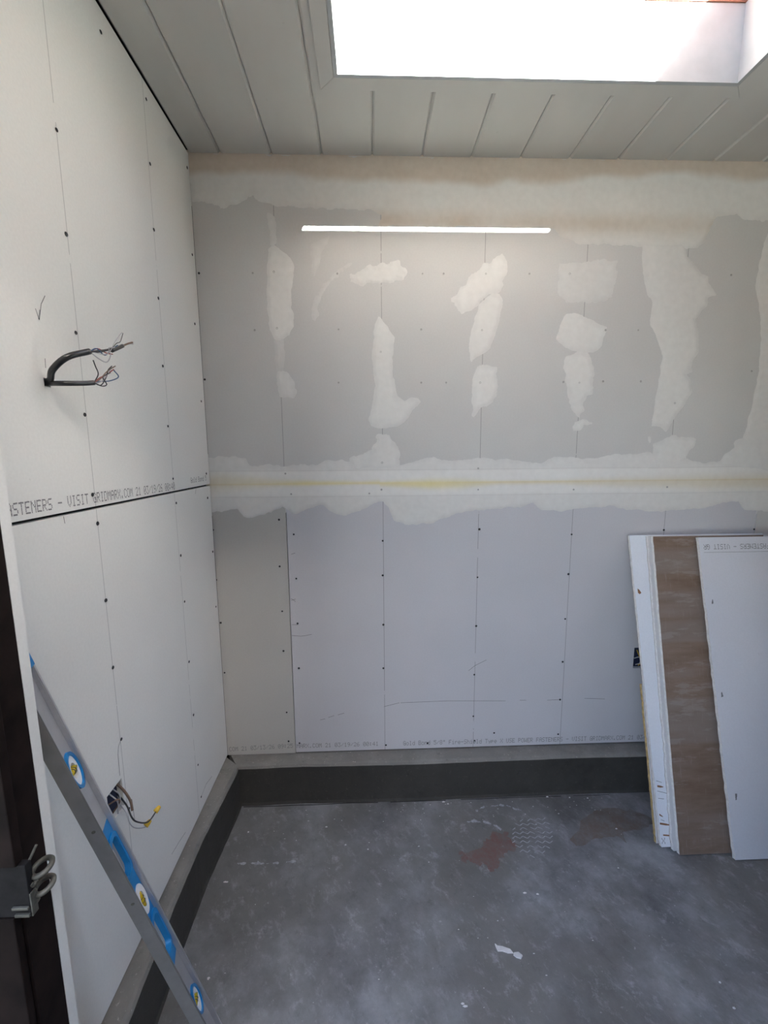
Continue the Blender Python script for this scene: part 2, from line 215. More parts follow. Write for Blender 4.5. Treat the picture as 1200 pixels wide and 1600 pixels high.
def floor_mat(name, stain=None):
    k = NT(name); v = k.coord(); G = lambda x: (x, x, x, 1)
    n1 = k.noise(v, 3.2, 9, .68); n2 = k.noise(v, 1.3, 4, .6); n3 = k.noise(v, 34, 7, .74); n4 = k.noise(v, 11, 8, .76)
    mp = k.n('ShaderNodeMapping'); mp.inputs['Rotation'].default_value = (0, 0, math.radians(-35)); k.l(v, mp.inputs[0])
    st = k.noise(mp.outputs[0], 13, 8, .76, (2.1, 1, 1)); n6 = k.noise(v, 80, 3, .6)
    c = k.ramp(n1, [(.36, (.088, .088, .090, 1)), (.50, (.17, .171, .176, 1)), (.64, (.285, .29, .305, 1))])
    c = k.mix(k.ramp(n2, [(.42, G(0)), (.60, G(.7))]), c, (.150, .145, .130, 1))
    c = k.mix(k.ramp(st, [(.54, G(0)), (.70, G(.42))]), c, (.40, .405, .42, 1))
    c = k.mix(k.ramp(st, [(.30, G(.40)), (.42, G(0))]), c, (.07, .069, .068, 1))
    c = k.mix(k.ramp(n4, [(.28, G(.7)), (.42, G(0))]), c, (.075, .073, .070, 1))
    c = k.mix(k.ramp(n4, [(.58, G(0)), (.72, G(.7))]), c, (.40, .405, .42, 1))
    c = k.mix(k.ramp(n3, [(.62, G(0)), (.72, G(.65))]), c, (.55, .55, .56, 1))
    if stain:
        s1 = k.noise(v, 26, 7, .74)
        c = k.mix(k.ramp(s1, [(.40, G(.95)), (.62, G(.30))]), c, stain)
    k.base(c); k.bump(k.math('ADD', n3, n4), .3, .003)
    rr = k.n('ShaderNodeMapRange'); rr.inputs['To Min'].default_value = .45; rr.inputs['To Max'].default_value = .8
    k.l(n4, rr.inputs[0]); k.l(rr.outputs[0], k.b.inputs['Roughness']); return k.m
M['floor'] = floor_mat('worn_concrete')
M['stain_red'] = floor_mat('red_brown_worn_paint', (.165, .085, .068, 1))
M['stain_tan'] = floor_mat('tan_worn_paint', (.135, .105, .085, 1))
M['curb'] = conc('curb_concrete', (.15, .145, .13, 1), (.25, .24, .22, 1), (.19, .18, .165, 1), .85, 9)
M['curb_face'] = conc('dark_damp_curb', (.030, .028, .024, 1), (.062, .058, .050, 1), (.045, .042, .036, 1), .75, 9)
M['stain'] = conc('brown_paint_stain', (.13, .07, .055, 1), (.19, .12, .10, 1), (.14, .10, .09, 1), .7, 16)
M['stain2'] = conc('tan_worn_stain', (.105, .085, .07, 1), (.155, .125, .105, 1), (.12, .095, .085, 1), .7, 16)
M['dust'] = plain('white_gypsum_dust', (.33, .335, .35, 1), .95, var=.3, scale=80)
M['crumb'] = plain('white_gypsum_crumb', (.62, .61, .60, 1), .95)
M['dark_wood'] = plain('dark_brown_paint', (.012, .0075, .0065, 1), .8, var=.5, scale=18, bump=.1)
for q in ('dark_wood',): M[q].node_tree.nodes['Principled BSDF'].inputs['Specular IOR Level'].default_value = .12
M['steel'] = plain('worn_grey_steel', (.13, .125, .105, 1), .6, .5, var=.4, scale=60)
M['dark_steel'] = plain('dark_painted_steel', (.013, .012, .0125, 1), .75, .0, var=.4, scale=40)
M['dark_steel'].node_tree.nodes['Principled BSDF'].inputs['Specular IOR Level'].default_value = .15
M['alu_shade'] = plain('shaded_aluminium', (.27, .265, .26, 1), .55, .6, var=.08, scale=30)  # same aluminium, with the shade of the narrow face put into its colour
M['alu'] = plain('brushed_aluminium', (.58, .58, .595, 1), .40, .7, var=.06, scale=30)
M['blue'] = plain('bright_blue_plastic', (.006, .19, .48, 1), .35, var=.1)
M['white_pl'] = plain('white_plastic', (.80, .80, .80, 1), .4, var=.03)
def vial_mat():
    k = NT('yellow_vial_liquid'); k.base((.75, .55, .02, 1)); k.rough(.1)
    k.b.inputs['Transmission Weight'].default_value = .35; return k.m
M['vial'] = vial_mat()
M['cable'] = plain('black_cable_sheath', (.02, .02, .021, 1), .28, var=.4, scale=60)
M['w_black'] = plain('black_wire', (.02, .02, .022, 1), .4)
M['w_red'] = plain('red_wire', (.25, .03, .025, 1), .45)
M['w_white'] = plain('white_wire', (.42, .42, .43, 1), .45)
M['w_blue'] = plain('blue_wire', (.03, .08, .18, 1), .45)
M['w_brown'] = plain('copper_brown_wire', (.17, .11, .075, 1), .45)
M['nut'] = plain('yellow_wire_connector', (.62, .40, .03, 1), .45)
M['box_blue'] = plain('dark_blue_box', (.012, .018, .05, 1), .5)
def brown_mat():
    k = NT('brown_board_backing'); v = k.coord()
    n = k.noise(v, 7, 6, .65, (.7, 1, 3.0)); n2 = k.noise(v, 26, 5, .7, (4, 1, .5)); n3 = k.noise(v, 2.4, 3, .5, (.3, 1, 3))
    c = k.ramp(n, [(.34, (.185, .12, .08, 1)), (.68, (.26, .19, .145, 1))])
    c = k.mix(k.ramp(n3, [(.47, (0, 0, 0, 1)), (.56, (.6, .6, .6, 1))]), c, (.275, .23, .20, 1))
    n5 = k.noise(v, 9, 6, .7, (.6, 1, 2.6)); c = k.mix(k.ramp(n5, [(.55, (0, 0, 0, 1)), (.62, (.5, .5, .5, 1))]), c, (.34, .295, .26, 1))
    c = k.mix(k.ramp(n2, [(.58, (0, 0, 0, 1)), (.72, (.40, .40, .40, 1))]), c, (.36, .31, .28, 1))
    k.base(c); k.rough(.75); k.bump(n2, .1); return k.m
M['brown'] = brown_mat()
M['torn'] = plain('torn_brown_paper', (.26, .13, .065, 1), .9, var=.3, scale=60)
M['yellow_edge'] = plain('yellowed_torn_edge', (.50, .36, .16, 1), .9, var=.3, scale=60)
M['sheathing'] = plain('dark_unseen_sheathing', (.16, .12, .085, 1), .9, var=.25, scale=12)  # kept dark on unseen walls to cut bounce light at the right
M['stucco'] = plain('pale_stucco', (.46, .45, .43, 1), .9, var=.08, scale=6)
M['paving'] = conc('outdoor_concrete', (.10, .10, .10, 1), (.15, .15, .15, 1), (.12, .12, .12, 1), .9, 3)

def put(o, parent=None, kind=None, label=None, cat=None, group=None):
    COL.objects.link(o)
    if parent is not None: o.parent = parent
    if kind: o['kind'] = kind
    if label: o['label'] = label
    if cat: o['category'] = cat
    if group: o['group'] = group
    return o

def mesh(name, verts, faces, mat, parent=None, smooth=False, **kw):
    me = bpy.data.meshes.new(name)
    me.from_pydata([tuple(v) for v in verts], [], [tuple(f) for f in faces])
    me.update()
    for m in (mat if isinstance(mat, (list, tuple)) else [mat]): me.materials.append(m)
    if smooth:
        for p in me.polygons: p.use_smooth = True
    return put(bpy.data.objects.new(name, me), parent, **kw)

def bm_obj(name, bm, mat, parent=None, smooth=False, **kw):
    me = bpy.data.meshes.new(name); bmesh.ops.recalc_face_normals(bm, faces=bm.faces[:])
    bm.to_mesh(me); bm.free()
    for m in (mat if isinstance(mat, (list, tuple)) else [mat]): me.materials.append(m)
    if smooth:
        for p in me.polygons: p.use_smooth = True
    return put(bpy.data.objects.new(name, me), parent, **kw)

def empty(name, loc, parent=None, **kw):
    o = bpy.data.objects.new(name, None); o.empty_display_size = .1; o.location = loc
    return put(o, parent, **kw)

BOXF = [(0,3,2,1), (4,5,6,7), (0,1,5,4), (1,2,6,5), (2,3,7,6), (3,0,4,7)]
def box_vf(x0, x1, y0, y1, z0, z1):
    x0, x1 = sorted((x0, x1)); y0, y1 = sorted((y0, y1)); z0, z1 = sorted((z0, z1))
    return [(x0,y0,z0),(x1,y0,z0),(x1,y1,z0),(x0,y1,z0),(x0,y0,z1),(x1,y0,z1),(x1,y1,z1),(x0,y1,z1)], BOXF
def join(parts):
    V, Fc = [], []
    for v, f in parts:
        o = len(V); V += list(v); Fc += [tuple(i+o for i in q) for q in f]
    return V, Fc
def box(name, b, mat, parent=None, bevel=0, **kw):
    v, f = box_vf(*b)
    if not bevel: return mesh(name, v, f, mat, parent, **kw)
    bm = bmesh.new(); vs_ = [bm.verts.new(q) for q in v]
    for q in f: bm.faces.new([vs_[i] for i in q])
    bmesh.ops.bevel(bm, geom=bm.edges[:], offset=bevel, segments=2, affect='EDGES', profile=.6)
    return bm_obj(name, bm, mat, parent, **kw)

def tube_vf(pts, r, n=8, taper=None):
    pts = [Vector(p) for p in pts]; V, Fc = [], []
    N = len(pts); prev = None
    for i, p in enumerate(pts):
        t = (pts[min(i+1, N-1)] - pts[max(i-1, 0)]).normalized()
        if prev is None:
            a = t.orthogonal().normalized()
        else:
            a = (prev - t*prev.dot(t)).normalized()
        prev = a; b = t.cross(a)
        rr = r if taper is None else r*taper[i]
        for k in range(n):
            an = 2*math.pi*k/n; V.append(p + a*math.cos(an)*rr + b*math.sin(an)*rr)
    for i in range(N-1):
        for k in range(n):
            k2 = (k+1) % n; Fc.append((i*n+k, i*n+k2, (i+1)*n+k2, (i+1)*n+k))
    Fc.append(tuple(range(n-1, -1, -1))); Fc.append(tuple(range((N-1)*n, N*n)))
    return V, Fc
def curve(pts, m=6):
    """Catmull-Rom through the points."""
    P = [Vector(p) for p in pts]; P = [2*P[0]-P[1]] + P + [2*P[-1]-P[-2]]; out = []
    for i in range(1, len(P)-2):
        for k in range(m):
            t = k/m
            out.append(.5*((2*P[i]) + (P[i+1]-P[i-1])*t + (2*P[i-1]-5*P[i]+4*P[i+1]-P[i+2])*t*t + (3*P[i]-P[i-1]-3*P[i+1]+P[i+2])*t**3))
    out.append(P[-2]); return out
def tube(name, pts, r, mat, parent=None, n=8, m=6, **kw):
    v, f = tube_vf(curve(pts, m) if m else pts, r, n); return mesh(name, v, f, mat, parent, True, **kw)

# planes: map 2D (u,v,height) on a wall / floor to 3D
PB = lambda u, v, h: (u, -h, v)      # back wall, u = x, v = z
PL = lambda u, v, h: (h, u, v)       # left wall, u = y, v = z
PF = lambda u, v, h: (u, v, h)       # floor

def ribbons(name, lines, w, P, mat, parent, h=.0005, **kw):
    V, Fc = [], []
    for ln in lines:
        pts = [Vector(q) for q in ln]
        for i in range(len(pts)-1):
            d = (pts[i+1]-pts[i]).normalized(); n = Vector((-d.y, d.x))*w*.5; o = len(V)
            for q in (pts[i]-n, pts[i]+n, pts[i+1]+n, pts[i+1]-n): V.append(P(q.x, q.y, h))
            Fc.append((o, o+1, o+2, o+3))
    return mesh(name, V, Fc, mat, parent, **kw)

# value noise for ragged outlines
_rs = np.random.RandomState(3); _lat = _rs.rand(256, 256)
def vnoise(x, y):
    xi = np.floor(x).astype(int); yi = np.floor(y).astype(int); fx = x-xi; fy = y-yi
    fx = fx*fx*(3-2*fx); fy = fy*fy*(3-2*fy); g = lambda a, b: _lat[a % 256, b % 256]
    return (g(xi, yi)*(1-fx)+g(xi+1, yi)*fx)*(1-fy)+(g(xi, yi+1)*(1-fx)+g(xi+1, yi+1)*fx)*fy
def fbm(x, y, s, octv=4, seed=0):
    o = 0; a = .5; x = x+seed*3.71+40; y = y+seed*1.93+40
    for _ in range(octv): o = o+a*(vnoise(x*s, y*s)-.5); s *= 2.1; a *= .55
    return o
def sdf(px, py, poly):
    """signed distance, positive inside"""
    P = np.array(poly); n = len(P); d = np.full(px.shape, 9e9); ins = np.zeros(px.shape, bool)
    for i in range(n):
        ax, ay = P[i]; bx, by = P[(i+1) % n]; ex, ey = bx-ax, by-ay
        t = np.clip(((px-ax)*ex+(py-ay)*ey)/(ex*ex+ey*ey+1e-12), 0, 1)
        d = np.minimum(d, (px-ax-t*ex)**2+(py-ay-t*ey)**2)
        c = ((ay > py) != (by > py)) & (px < (bx-ax)*(py-ay)/(by-ay+1e-12)+ax); ins ^= c
    return np.where(ins, 1, -1)*np.sqrt(d)

def patch(name, poly, P, mat, parent, res=.004, slope=.12, hmax=.0012, amp=.006, ns=30, seed=0, tint=None, lift=0, **kw):
    """A thin ragged-edged film: its height field dips below the surface outside the outline."""
    A = np.array(poly); lo = A.min(0)-.012; hi = A.max(0)+.012
    nx = int((hi[0]-lo[0])/res)+2; ny = int((hi[1]-lo[1])/res)+2
    X, Yy = np.meshgrid(lo[0]+np.arange(nx)*res, lo[1]+np.arange(ny)*res, indexing='ij')
    d = sdf(X, Yy, poly)+fbm(X, Yy, ns, 4, seed)*amp*2
    h = np.clip(d*slope, -.0008, hmax)+np.where(d > 0, 1, 0)*fbm(X, Yy, 60, 2, seed+9)*.0002
    keep = d > -res*2.2
    cell = keep[:-1, :-1] | keep[1:, :-1] | keep[:-1, 1:] | keep[1:, 1:]
    idx = -np.ones((nx, ny), int); used = np.zeros((nx, ny), bool)
    used[:-1, :-1] |= cell; used[1:, :-1] |= cell; used[:-1, 1:] |= cell; used[1:, 1:] |= cell
    idx[used] = np.arange(used.sum())
    ii, jj = np.nonzero(cell)
    Fc = np.stack([idx[ii, jj], idx[ii+1, jj], idx[ii+1, jj+1], idx[ii, jj+1]], 1)
    U, W, H = X[used], Yy[used], h[used]+lift
    o = mesh(name, list(zip(*P(U, W, H))), Fc.tolist(), mat, parent, True, **kw)
    if tint is not None:
        c = tint(U, W, d[used]); at = o.data.color_attributes.new('tint', 'FLOAT_COLOR', 'POINT')
        at.data.foreach_set('color', np.concatenate([c, np.ones((len(c), 1))], 1).astype(np.float32).ravel())
    return o

# printed 5x7 ink-jet lettering
GL = {'A':'0E11111F111111','B':'1E11111E11111E','C':'0E11101010110E','D':'1E11111111111E','E':'1F10101E10101F','F':'1F10101E101010',
'G':'0E11101713110F','I':'0E04040404040E','M':'111B1515111111','N':'11191513111111','O':'0E11111111110E','P':'1E11111E101010','R':'1E11111E141211',
'S':'0F10100E01011E','T':'1F040404040404','U':'1111111111110E','V':'11111111110A04','W':'11111115151B11','X':'11110A040A1111',
'0':'0E11131519110E','1':'040C040404040E','2':'0E11010204081F','3':'1F02040201110E','4':'02060A121F0202','5':'1F101E0101110E','6':'0608101E11110E',
'8':'0E11110E11110E','9':'0E11110F01020C','o':'00000E1111110E','l':'0C04040404040E','d':'01010D1311110F','n':'00001619111111','i':'04000C0404040E',
'r':'00001619101010','e':'00000E111F100E','h':'10101619111111','y':'000011110F010E','p':'00001E111E1010','/':'00010204081000','"':'0A0A0A00000000',
'-':'0000001F000000','.':'00000000000C0C',':':'000C0C000C0C00',' ':'00000000000000'}
def lettering(name, text, u, v, pitch, hgt, P, parent, du=1, dv=1, slope=0, h=.0004, clip=None, mat=None, **kw):
    cw = pitch/6; ch = hgt/7; V, Fc = [], []
    for i, c in enumerate(text):
        g = GL[c]
        for r in range(7):
            bits = int(g[2*r:2*r+2], 16)
            for q in range(5):
                if bits >> (4-q) & 1:
                    a = i*pitch+q*cw; b = (6-r)*ch+(random.random()-.5)*.0006
                    x = u+du*a
                    if clip and not clip[0] < x < clip[1]: continue
                    o = len(V)
                    for da, db in ((.05, .08), (.98, .08), (.98, .95), (.05, .95)):
                        uu = u+du*(a+da*cw); V.append(P(uu, v+dv*(b+db*ch)+slope*(uu-u), h))
                    Fc.append((o, o+1, o+2, o+3))
    return mesh(name, V, Fc, mat or M['ink'], parent, **kw)

def disc_mesh(name, r, mat, P, rim=.0009):
    V = [P(0, 0, -.0002)]; n = 10
    for rr, h in ((r*.45, -.0001), (r*.9, rim), (r, 0)):
        for k in range(n): V.append(P(rr*math.cos(2*math.pi*k/n), rr*math.sin(2*math.pi*k/n), h))
    Fc = [(0, 1+k, 1+(k+1) % n) for k in range(n)]
    for a in (0, 1):
        for k in range(n): Fc.append((1+a*n+k, 1+(a+1)*n+k, 1+(a+1)*n+(k+1) % n, 1+a*n+(k+1) % n))
    me = bpy.data.meshes.new(name); me.from_pydata(V, [], Fc); me.materials.append(mat); return me
SCB = disc_mesh('screw_back', .0046, M['screw'], PB); SCL = disc_mesh('screw_left', .0046, M['screw'], PL)
DIM = disc_mesh('dimple', .0040, M['dimple'], PB)
def screws(pts, me, P, parent, name='screw', h=.0008):
    for u, v in pts: 
        o = put(bpy.data.objects.new(name, me), parent); o.location = P(u, v, h); s = .85+.3*random.random(); o.scale = (s, s, s)

def panel_vf(P, u0, u1, v0, v1, th, hole=None):
    """A board with front face at height 0, back at -th, optional rectangular hole."""
    us = [u0, u1] if not hole else [u0, hole[0], hole[1], u1]; vs2 = [v0, v1] if not hole else [v0, hole[2], hole[3], v1]
    V, Fc = [], []
    nu, nv = len(us), len(vs2)
    for h in (0, -th):
        for a in us:
            for b in vs2: V.append(P(a, b, h))
    I = lambda s, a, b: s*nu*nv+a*nv+b
    for a in range(nu-1):
        for b in range(nv-1):
            if hole and a == 1 and b == 1:
                for (a1, b1), (a2, b2) in (((1, 1), (2, 1)), ((2, 1), (2, 2)), ((2, 2), (1, 2)), ((1, 2), (1, 1))):
                    Fc.append((I(0, a1, b1), I(0, a2, b2), I(1, a2, b2), I(1, a1, b1)))
                continue
            Fc.append((I(0, a, b), I(0, a+1, b), I(0, a+1, b+1), I(0, a, b+1)))
            Fc.append((I(1, a, b), I(1, a, b+1), I(1, a+1, b+1), I(1, a+1, b)))
    for a in range(nu-1):
        for b in (0, nv-1): Fc.append((I(0, a, b), I(0, a+1, b), I(1, a+1, b), I(1, a, b)))
    for b in range(nv-1):
        for a in (0, nu-1): Fc.append((I(0, a, b), I(0, a, b+1), I(1, a, b+1), I(1, a, b)))
    return V, Fc
def panel(name, P, u0, u1, v0, v1, mat, parent, th=.0155, hole=None, **kw):
    v, f = panel_vf(P, u0, u1, v0, v1, th, hole)
    bm = bmesh.new(); q = [bm.verts.new(x) for x in v]
    for a in f: bm.faces.new([q[i] for i in a])
    return bm_obj(name, bm, mat, parent, **kw)

# ---------------------------------------------------------------- setting: floor and outside
floor = box('floor', (-.3, XR+.3, -1.30, .2, -.15, 0), M['floor'], kind='structure', label='worn mottled grey concrete floor slab')
box('trim_9', (-8, 14, -12, -1.302, -.15, -.01), M['paving'], kind='structure', label='outdoor concrete paving in front of the opening')
box('wall_sun_blocker', (-.9, 8, -5.3, -5.0, -.01, 5.25), M['stucco'], kind='structure', label='unseen pale stucco wall added to keep the sun out of the opening')  # out of view, added to block direct sun through the front opening

box('wall_light_blocker', (1.45, 6, -5.0, -1.301, -.01, 3.05), M['sheathing'], kind='structure', label='unseen brown wall added outside to block light from the front right')  # out of view, added to narrow the light from the front right

box('trim_8', (XR+.3, 14, -1.302, 6, -.15, -.01), M['paving'], kind='structure', label='outdoor concrete paving beyond the right wall')
# back wall
wall_back = box('wall_back', (-.3, XR+.3, .0165, .2, -.02, CZ+.4), M['cavity'], kind='structure', label='back wall of hung and partly mudded drywall boards')
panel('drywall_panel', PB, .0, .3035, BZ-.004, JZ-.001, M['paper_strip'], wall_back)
pm = panel('drywall_panel', PB, .3065, 2.3355, BZ, JZ-.001, M['paper_main'], wall_back, hole=(1.842, 1.90, .559, .657))
panel('drywall_panel', PB, 2.3385, XR, BZ, JZ-.001, M['paper_back'], wall_back)
panel('drywall_panel', PB, .0, XR, JZ+.001, CZ-.002, M['paper_back'], wall_back)
screws(D['SCREW_BACK_LOW']+D['SCREW_BACK_MAIN']+D['SCREW_BACK_UP'], SCB, PB, wall_back)

mudc = np.array((.80, .795, .765)); tanc = np.array((.58, .475, .37)); yel = np.array((.84, .75, .36)); pap = np.array(PAPER[:3])
sst = lambda a, b, x: np.clip((x-a)/(b-a), 0, 1)**2*(3-2*np.clip((x-a)/(b-a), 0, 1))
def tint_film(op, c=mudc):
    def f(u, v, d):
        a = (op*(.72+.28*sst(.0, .02, d+fbm(u, v, 25, 3, 5)*.02)))[:, None]
        return pap*(1-a)+c*a
    return f
def tint_top(u, v, d):
    b = tint_film(np.full(u.shape, .92))(u, v, d)
    edge = CZ-.105+.10*fbm(u, v, 3.2, 3, 2)+.03*sst(1.3, 1.9, u)+.02
    t = sst(-.02, .02, v-edge)*.85
    t2 = np.exp(-((v-2.415)/.038)**2)*sst(.55, .75, u)*(1-sst(2.0, 2.12, u))*.55*(1+1.2*fbm(u, v, 7, 3, 4))
    t = np.clip(np.maximum(t, t2), 0, 1)[:, None]
    bare = (np.exp(-((v-2.415)/.032)**2)*sst(.40, .46, u)*(1-sst(.66, .72, u))*sst(-.04, .12, fbm(u, v, 40, 4, 8)+.02))[:, None]*.9
    c = b*(1-t)+tanc*t
    return c*(1-bare)+pap*.95*bare
def tint_joint(u, v, d):
    b = tint_film(np.full(u.shape, .95), np.array((.86, .85, .815)))(u, v, d)
    ku = (.02, .24, .40, .60, .90, 1.0, 1.21, 1.46, 1.72, 1.98, 2.24)
    w = np.interp(u, ku, (.034, .016, .011, .009, .017, .018, .010, .010, .019, .025, .032))*(1+.5*fbm(u, v*0+7, 9, 3, 3))
    am = np.interp(u, ku, (.60, .55, .85, .55, 1.0, .85, .6, .6, .55, .55, .6))
    y = np.exp(-((v-1.4115-.3*w*np.sign(.7-u))/w)**2)*am+.4*np.exp(-((v-1.4115)/.003)**2)
    y = np.clip(y, 0, 1)[:, None]
    warm = np.interp(u, ku, (.25, .6, 1, .8, 1, .85, .5, .4, .3, .25, .2))[:, None]
    col = yel*warm+np.array((.66, .56, .40))*(1-warm)
    thin = (np.maximum(sst(1.455, 1.475, v), sst(1.372, 1.352, v))*.35)[:, None]
    b = b*(1-thin)+pap*1.06*thin
    return b*(1-y)+col*y
patch('plaster_band', D['MUD_TOP'], PB, M['mud'], wall_back, res=.005, amp=.014, ns=26, seed=1, tint=tint_top)
patch('plaster_band', D['MUD_JOINT'], PB, M['mud'], wall_back, res=.005, amp=.010, ns=30, seed=2, tint=tint_joint)
for i, (op, pg) in enumerate(D['PATCHES']):
    patch('plaster_patch', pg, PB, M['mud'], wall_back, res=.003, amp=.006+.004*(i % 3), ns=38, seed=10+i, lift=.0003+.00005*(i % 4),
          tint=tint_film(np.full(1, op)))
# raised edges of the joint tape
for z, t in ((1.467, .0012), (1.358, .0012)):
    V, Fc = [], []
    n = 120
    for k in range(n+1):
        u = XR*k/n; w = z+.004*float(fbm(np.array([u]), np.array([z]), 2.5, 3, 4)[0])
        V += [PB(u, w+.0035, .0008), PB(u, w, .0016), PB(u, w-.0035, .0010)]
    for k in range(n):
        for a in (0, 1): Fc.append((3*k+a, 3*k+a+1, 3*k+a+4, 3*k+a+3))
    o = mesh('tape_ridge', V, Fc, M['mud'], wall_back, True)
    at = o.data.color_attributes.new('tint', 'FLOAT_COLOR', 'POINT')
    at.data.foreach_set('color', np.tile(np.array((.72, .705, .675, 1), np.float32), len(V)))
screws(D['DIMPLE'], DIM, PB, wall_back, 'screw_dimple', .0014)
for q in D['PENCIL_MAIN']: ribbons('pencil_mark', [q], .0016, PB, M['pencil'], wall_back)
lettering('printed_lettering', 'X.COM 21 03/13/26 09:25', .008-.014*2, .2045, .0137, .021, PB, wall_back, slope=.03, clip=(.003, .296))
lettering('printed_lettering', 'MARX.COM 21 03/19/26 00:41', .3105, .211, .01435, .021, PB, wall_back)
lettering('printed_lettering', 'Gold Bond 5/8" Fire-Shield Type X USE POWER FASTENERS - VISIT GRIDMARX.COM 21 03/19/26', .795, .2085, .01402, .022, PB, wall_back, slope=-.005)
# outlet cut in the back wall, half hidden by the leaning boards
ob = box('outlet_box', (1.843, 1.90, .0166, .012, .561, .655), M['box_blue'], wall_back)
tube('wire', [(1.852, .012, .60), (1.866, -.002, .612), (1.872, -.002, .585), (1.86, .010, .57)], .002, M['w_white'], wall_back)
tube('wire', [(1.862, .012, .64), (1.870, 0, .61), (1.880, .0, .588), (1.874, .012, .565)], .002, M['nut'], wall_back)

# left wall
wall_left = box('wall_left', (-.2, -.0165, -1.155, .2, -.02, CZ+.4), M['cavity'], kind='structure', label='left wall of grey drywall boards with open joints')
panel('drywall_panel', PL, -1.155, -.003, JZ+.0055, CZ-.004, M['paper_left'], wall_left, hole=(-.846, -.829, 1.676, 1.693))
panel('drywall_panel', PL, -1.155, -.003, .192, JZ-.0015, M['paper_left'], wall_left, hole=(-.800, -.738, .622, .702))
screws(D['SCREW_LEFT_UP']+D['SCREW_LEFT_LOW'], SCL, PL, wall_left)
lettering('printed_lettering', 'FASTENERS - VISIT GRIDMARX.COM 21 03/19/26 00:40', -.9745-.0141, 1.4265, .0141, .0245, PL, wall_left, slope=-.010)
lettering('printed_lettering', 'Gold Bond 5', -.186, 1.432, .0137, .020, PL, wall_left)
for q in D['PENCIL_LEFT_UP']+D['PENCIL_LEFT_LOW']: ribbons('pencil_mark', [q], .0016, PL, M['pencil'], wall_left)
WY0, WY1, WZ0 = .34, 1.28, .90  # bounds of an added right-wall opening that lets sky light onto the left wall
# right wall (just outside the frame) and front wall with the wide opening
v, f = join([box_vf(XR, XR+.16, -WY0, .2, -.02, CZ+.4), box_vf(XR, XR+.16, -1.3, -WY1, -.02, CZ+.4),
             box_vf(XR, XR+.16, -WY1, -WY0, -.02, WZ0), box_vf(XR, XR+.16, -WY1, -WY0, 2.5, CZ+.4)])
wall_right = mesh('wall_right', v, f, M['sheathing'], kind='structure', label='unseen right wall of dark brown sheathing with an added opening to light the left wall')
wf = box('wall_front', (2.30, XR+.16, -1.301, -1.165, 0, CZ+.4), M['sheathing'], kind='structure', label='front wall beside and above the opening')
box('wall_front_header', (-.2, 2.30, -1.30, -1.165, 2.25, CZ+.4), M['stucco'], kind='structure', label='header over the opening')
# jamb at the near end of the left wall
box('trim_1', (-.2, .0932, -1.0957, -1.0765, 0, 2.25), M['paper_left'], kind='structure', label='narrow white plastered return at the end of the left wall')
box('trim_2', (-.2, .0936, -1.150, -1.0962, 0, 2.25), M['dark_wood'], bevel=.002, kind='structure', label='dark brown door post at the left edge')

# ceiling: planks under a roof deck
def ring_slab(x0, x1, y0, y1, a0, a1, b0, b1, z0, z1):
    return join([box_vf(x0, a0, y0, y1, z0, z1), box_vf(a1, x1, y0, y1, z0, z1), box_vf(a0, a1, y0, b0, z0, z1), box_vf(a0, a1, b1, y1, z0, z1)])
v, f = ring_slab(-.3, XR+.3, -1.6, .3, SX0-.02, SX1+.02, SY1-.02, SY0+.02, CZ+.0195, CZ+.20)
ceiling = mesh('ceiling', v, f, M['cavity'], kind='structure', label='white painted plank ceiling under the roof deck')
def plank_vf(xa, xb, ya, yb, cl, cr, t=.018, ch=.0065):
    z = CZ; g = .0005
    prof = []
    prof += [(xa+g, z+ch), (xa+g+ch, z)] if cl else [(xa, z)]
    prof += [(xb-g-ch, z), (xb-g, z+ch)] if cr else [(xb, z)]
    prof += [(xb-(g if cr else 0), z+t), (xa+(g if cl else 0), z+t)]
    n = len(prof); V = [(x, ya, zz) for x, zz in prof]+[(x, yb, zz) for x, zz in prof]
    return V, [tuple(range(n)), tuple(range(2*n-1, n-1, -1))]+[(i, (i+1) % n, n+(i+1) % n, n+i) for i in range(n)]
edges = [0.0]+[.1155+.1884*k for k in range(13) if .1155+.1884*k < XR-.02]+[XR]
YF = -1.165
for xa, xb in zip(edges[:-1], edges[1:]):
    if xb <= SX0 or xa >= SX1: pieces = [plank_vf(xa, xb, YF, 0, True, True)]
    else:
        la, lb = max(xa, SX0-.012), min(xb, SX1+.012)
        pieces = []
        if xa < la: pieces.append(plank_vf(xa, la, YF, 0, True, False))
        for ya, yb in ((YF, SY1-.012), (SY0+.012, 0)): pieces.append(plank_vf(la, lb, ya, yb, la == xa, lb == xb))
        if xb > lb: pieces.append(plank_vf(lb, xb, YF, 0, False, True))
    v, f = join(pieces); bm = bmesh.new(); q = [bm.verts.new(x) for x in v]
    for a in f: bm.faces.new([q[i] for i in a])
    bm_obj('ceiling_plank', bm, M['ceil'], ceiling)

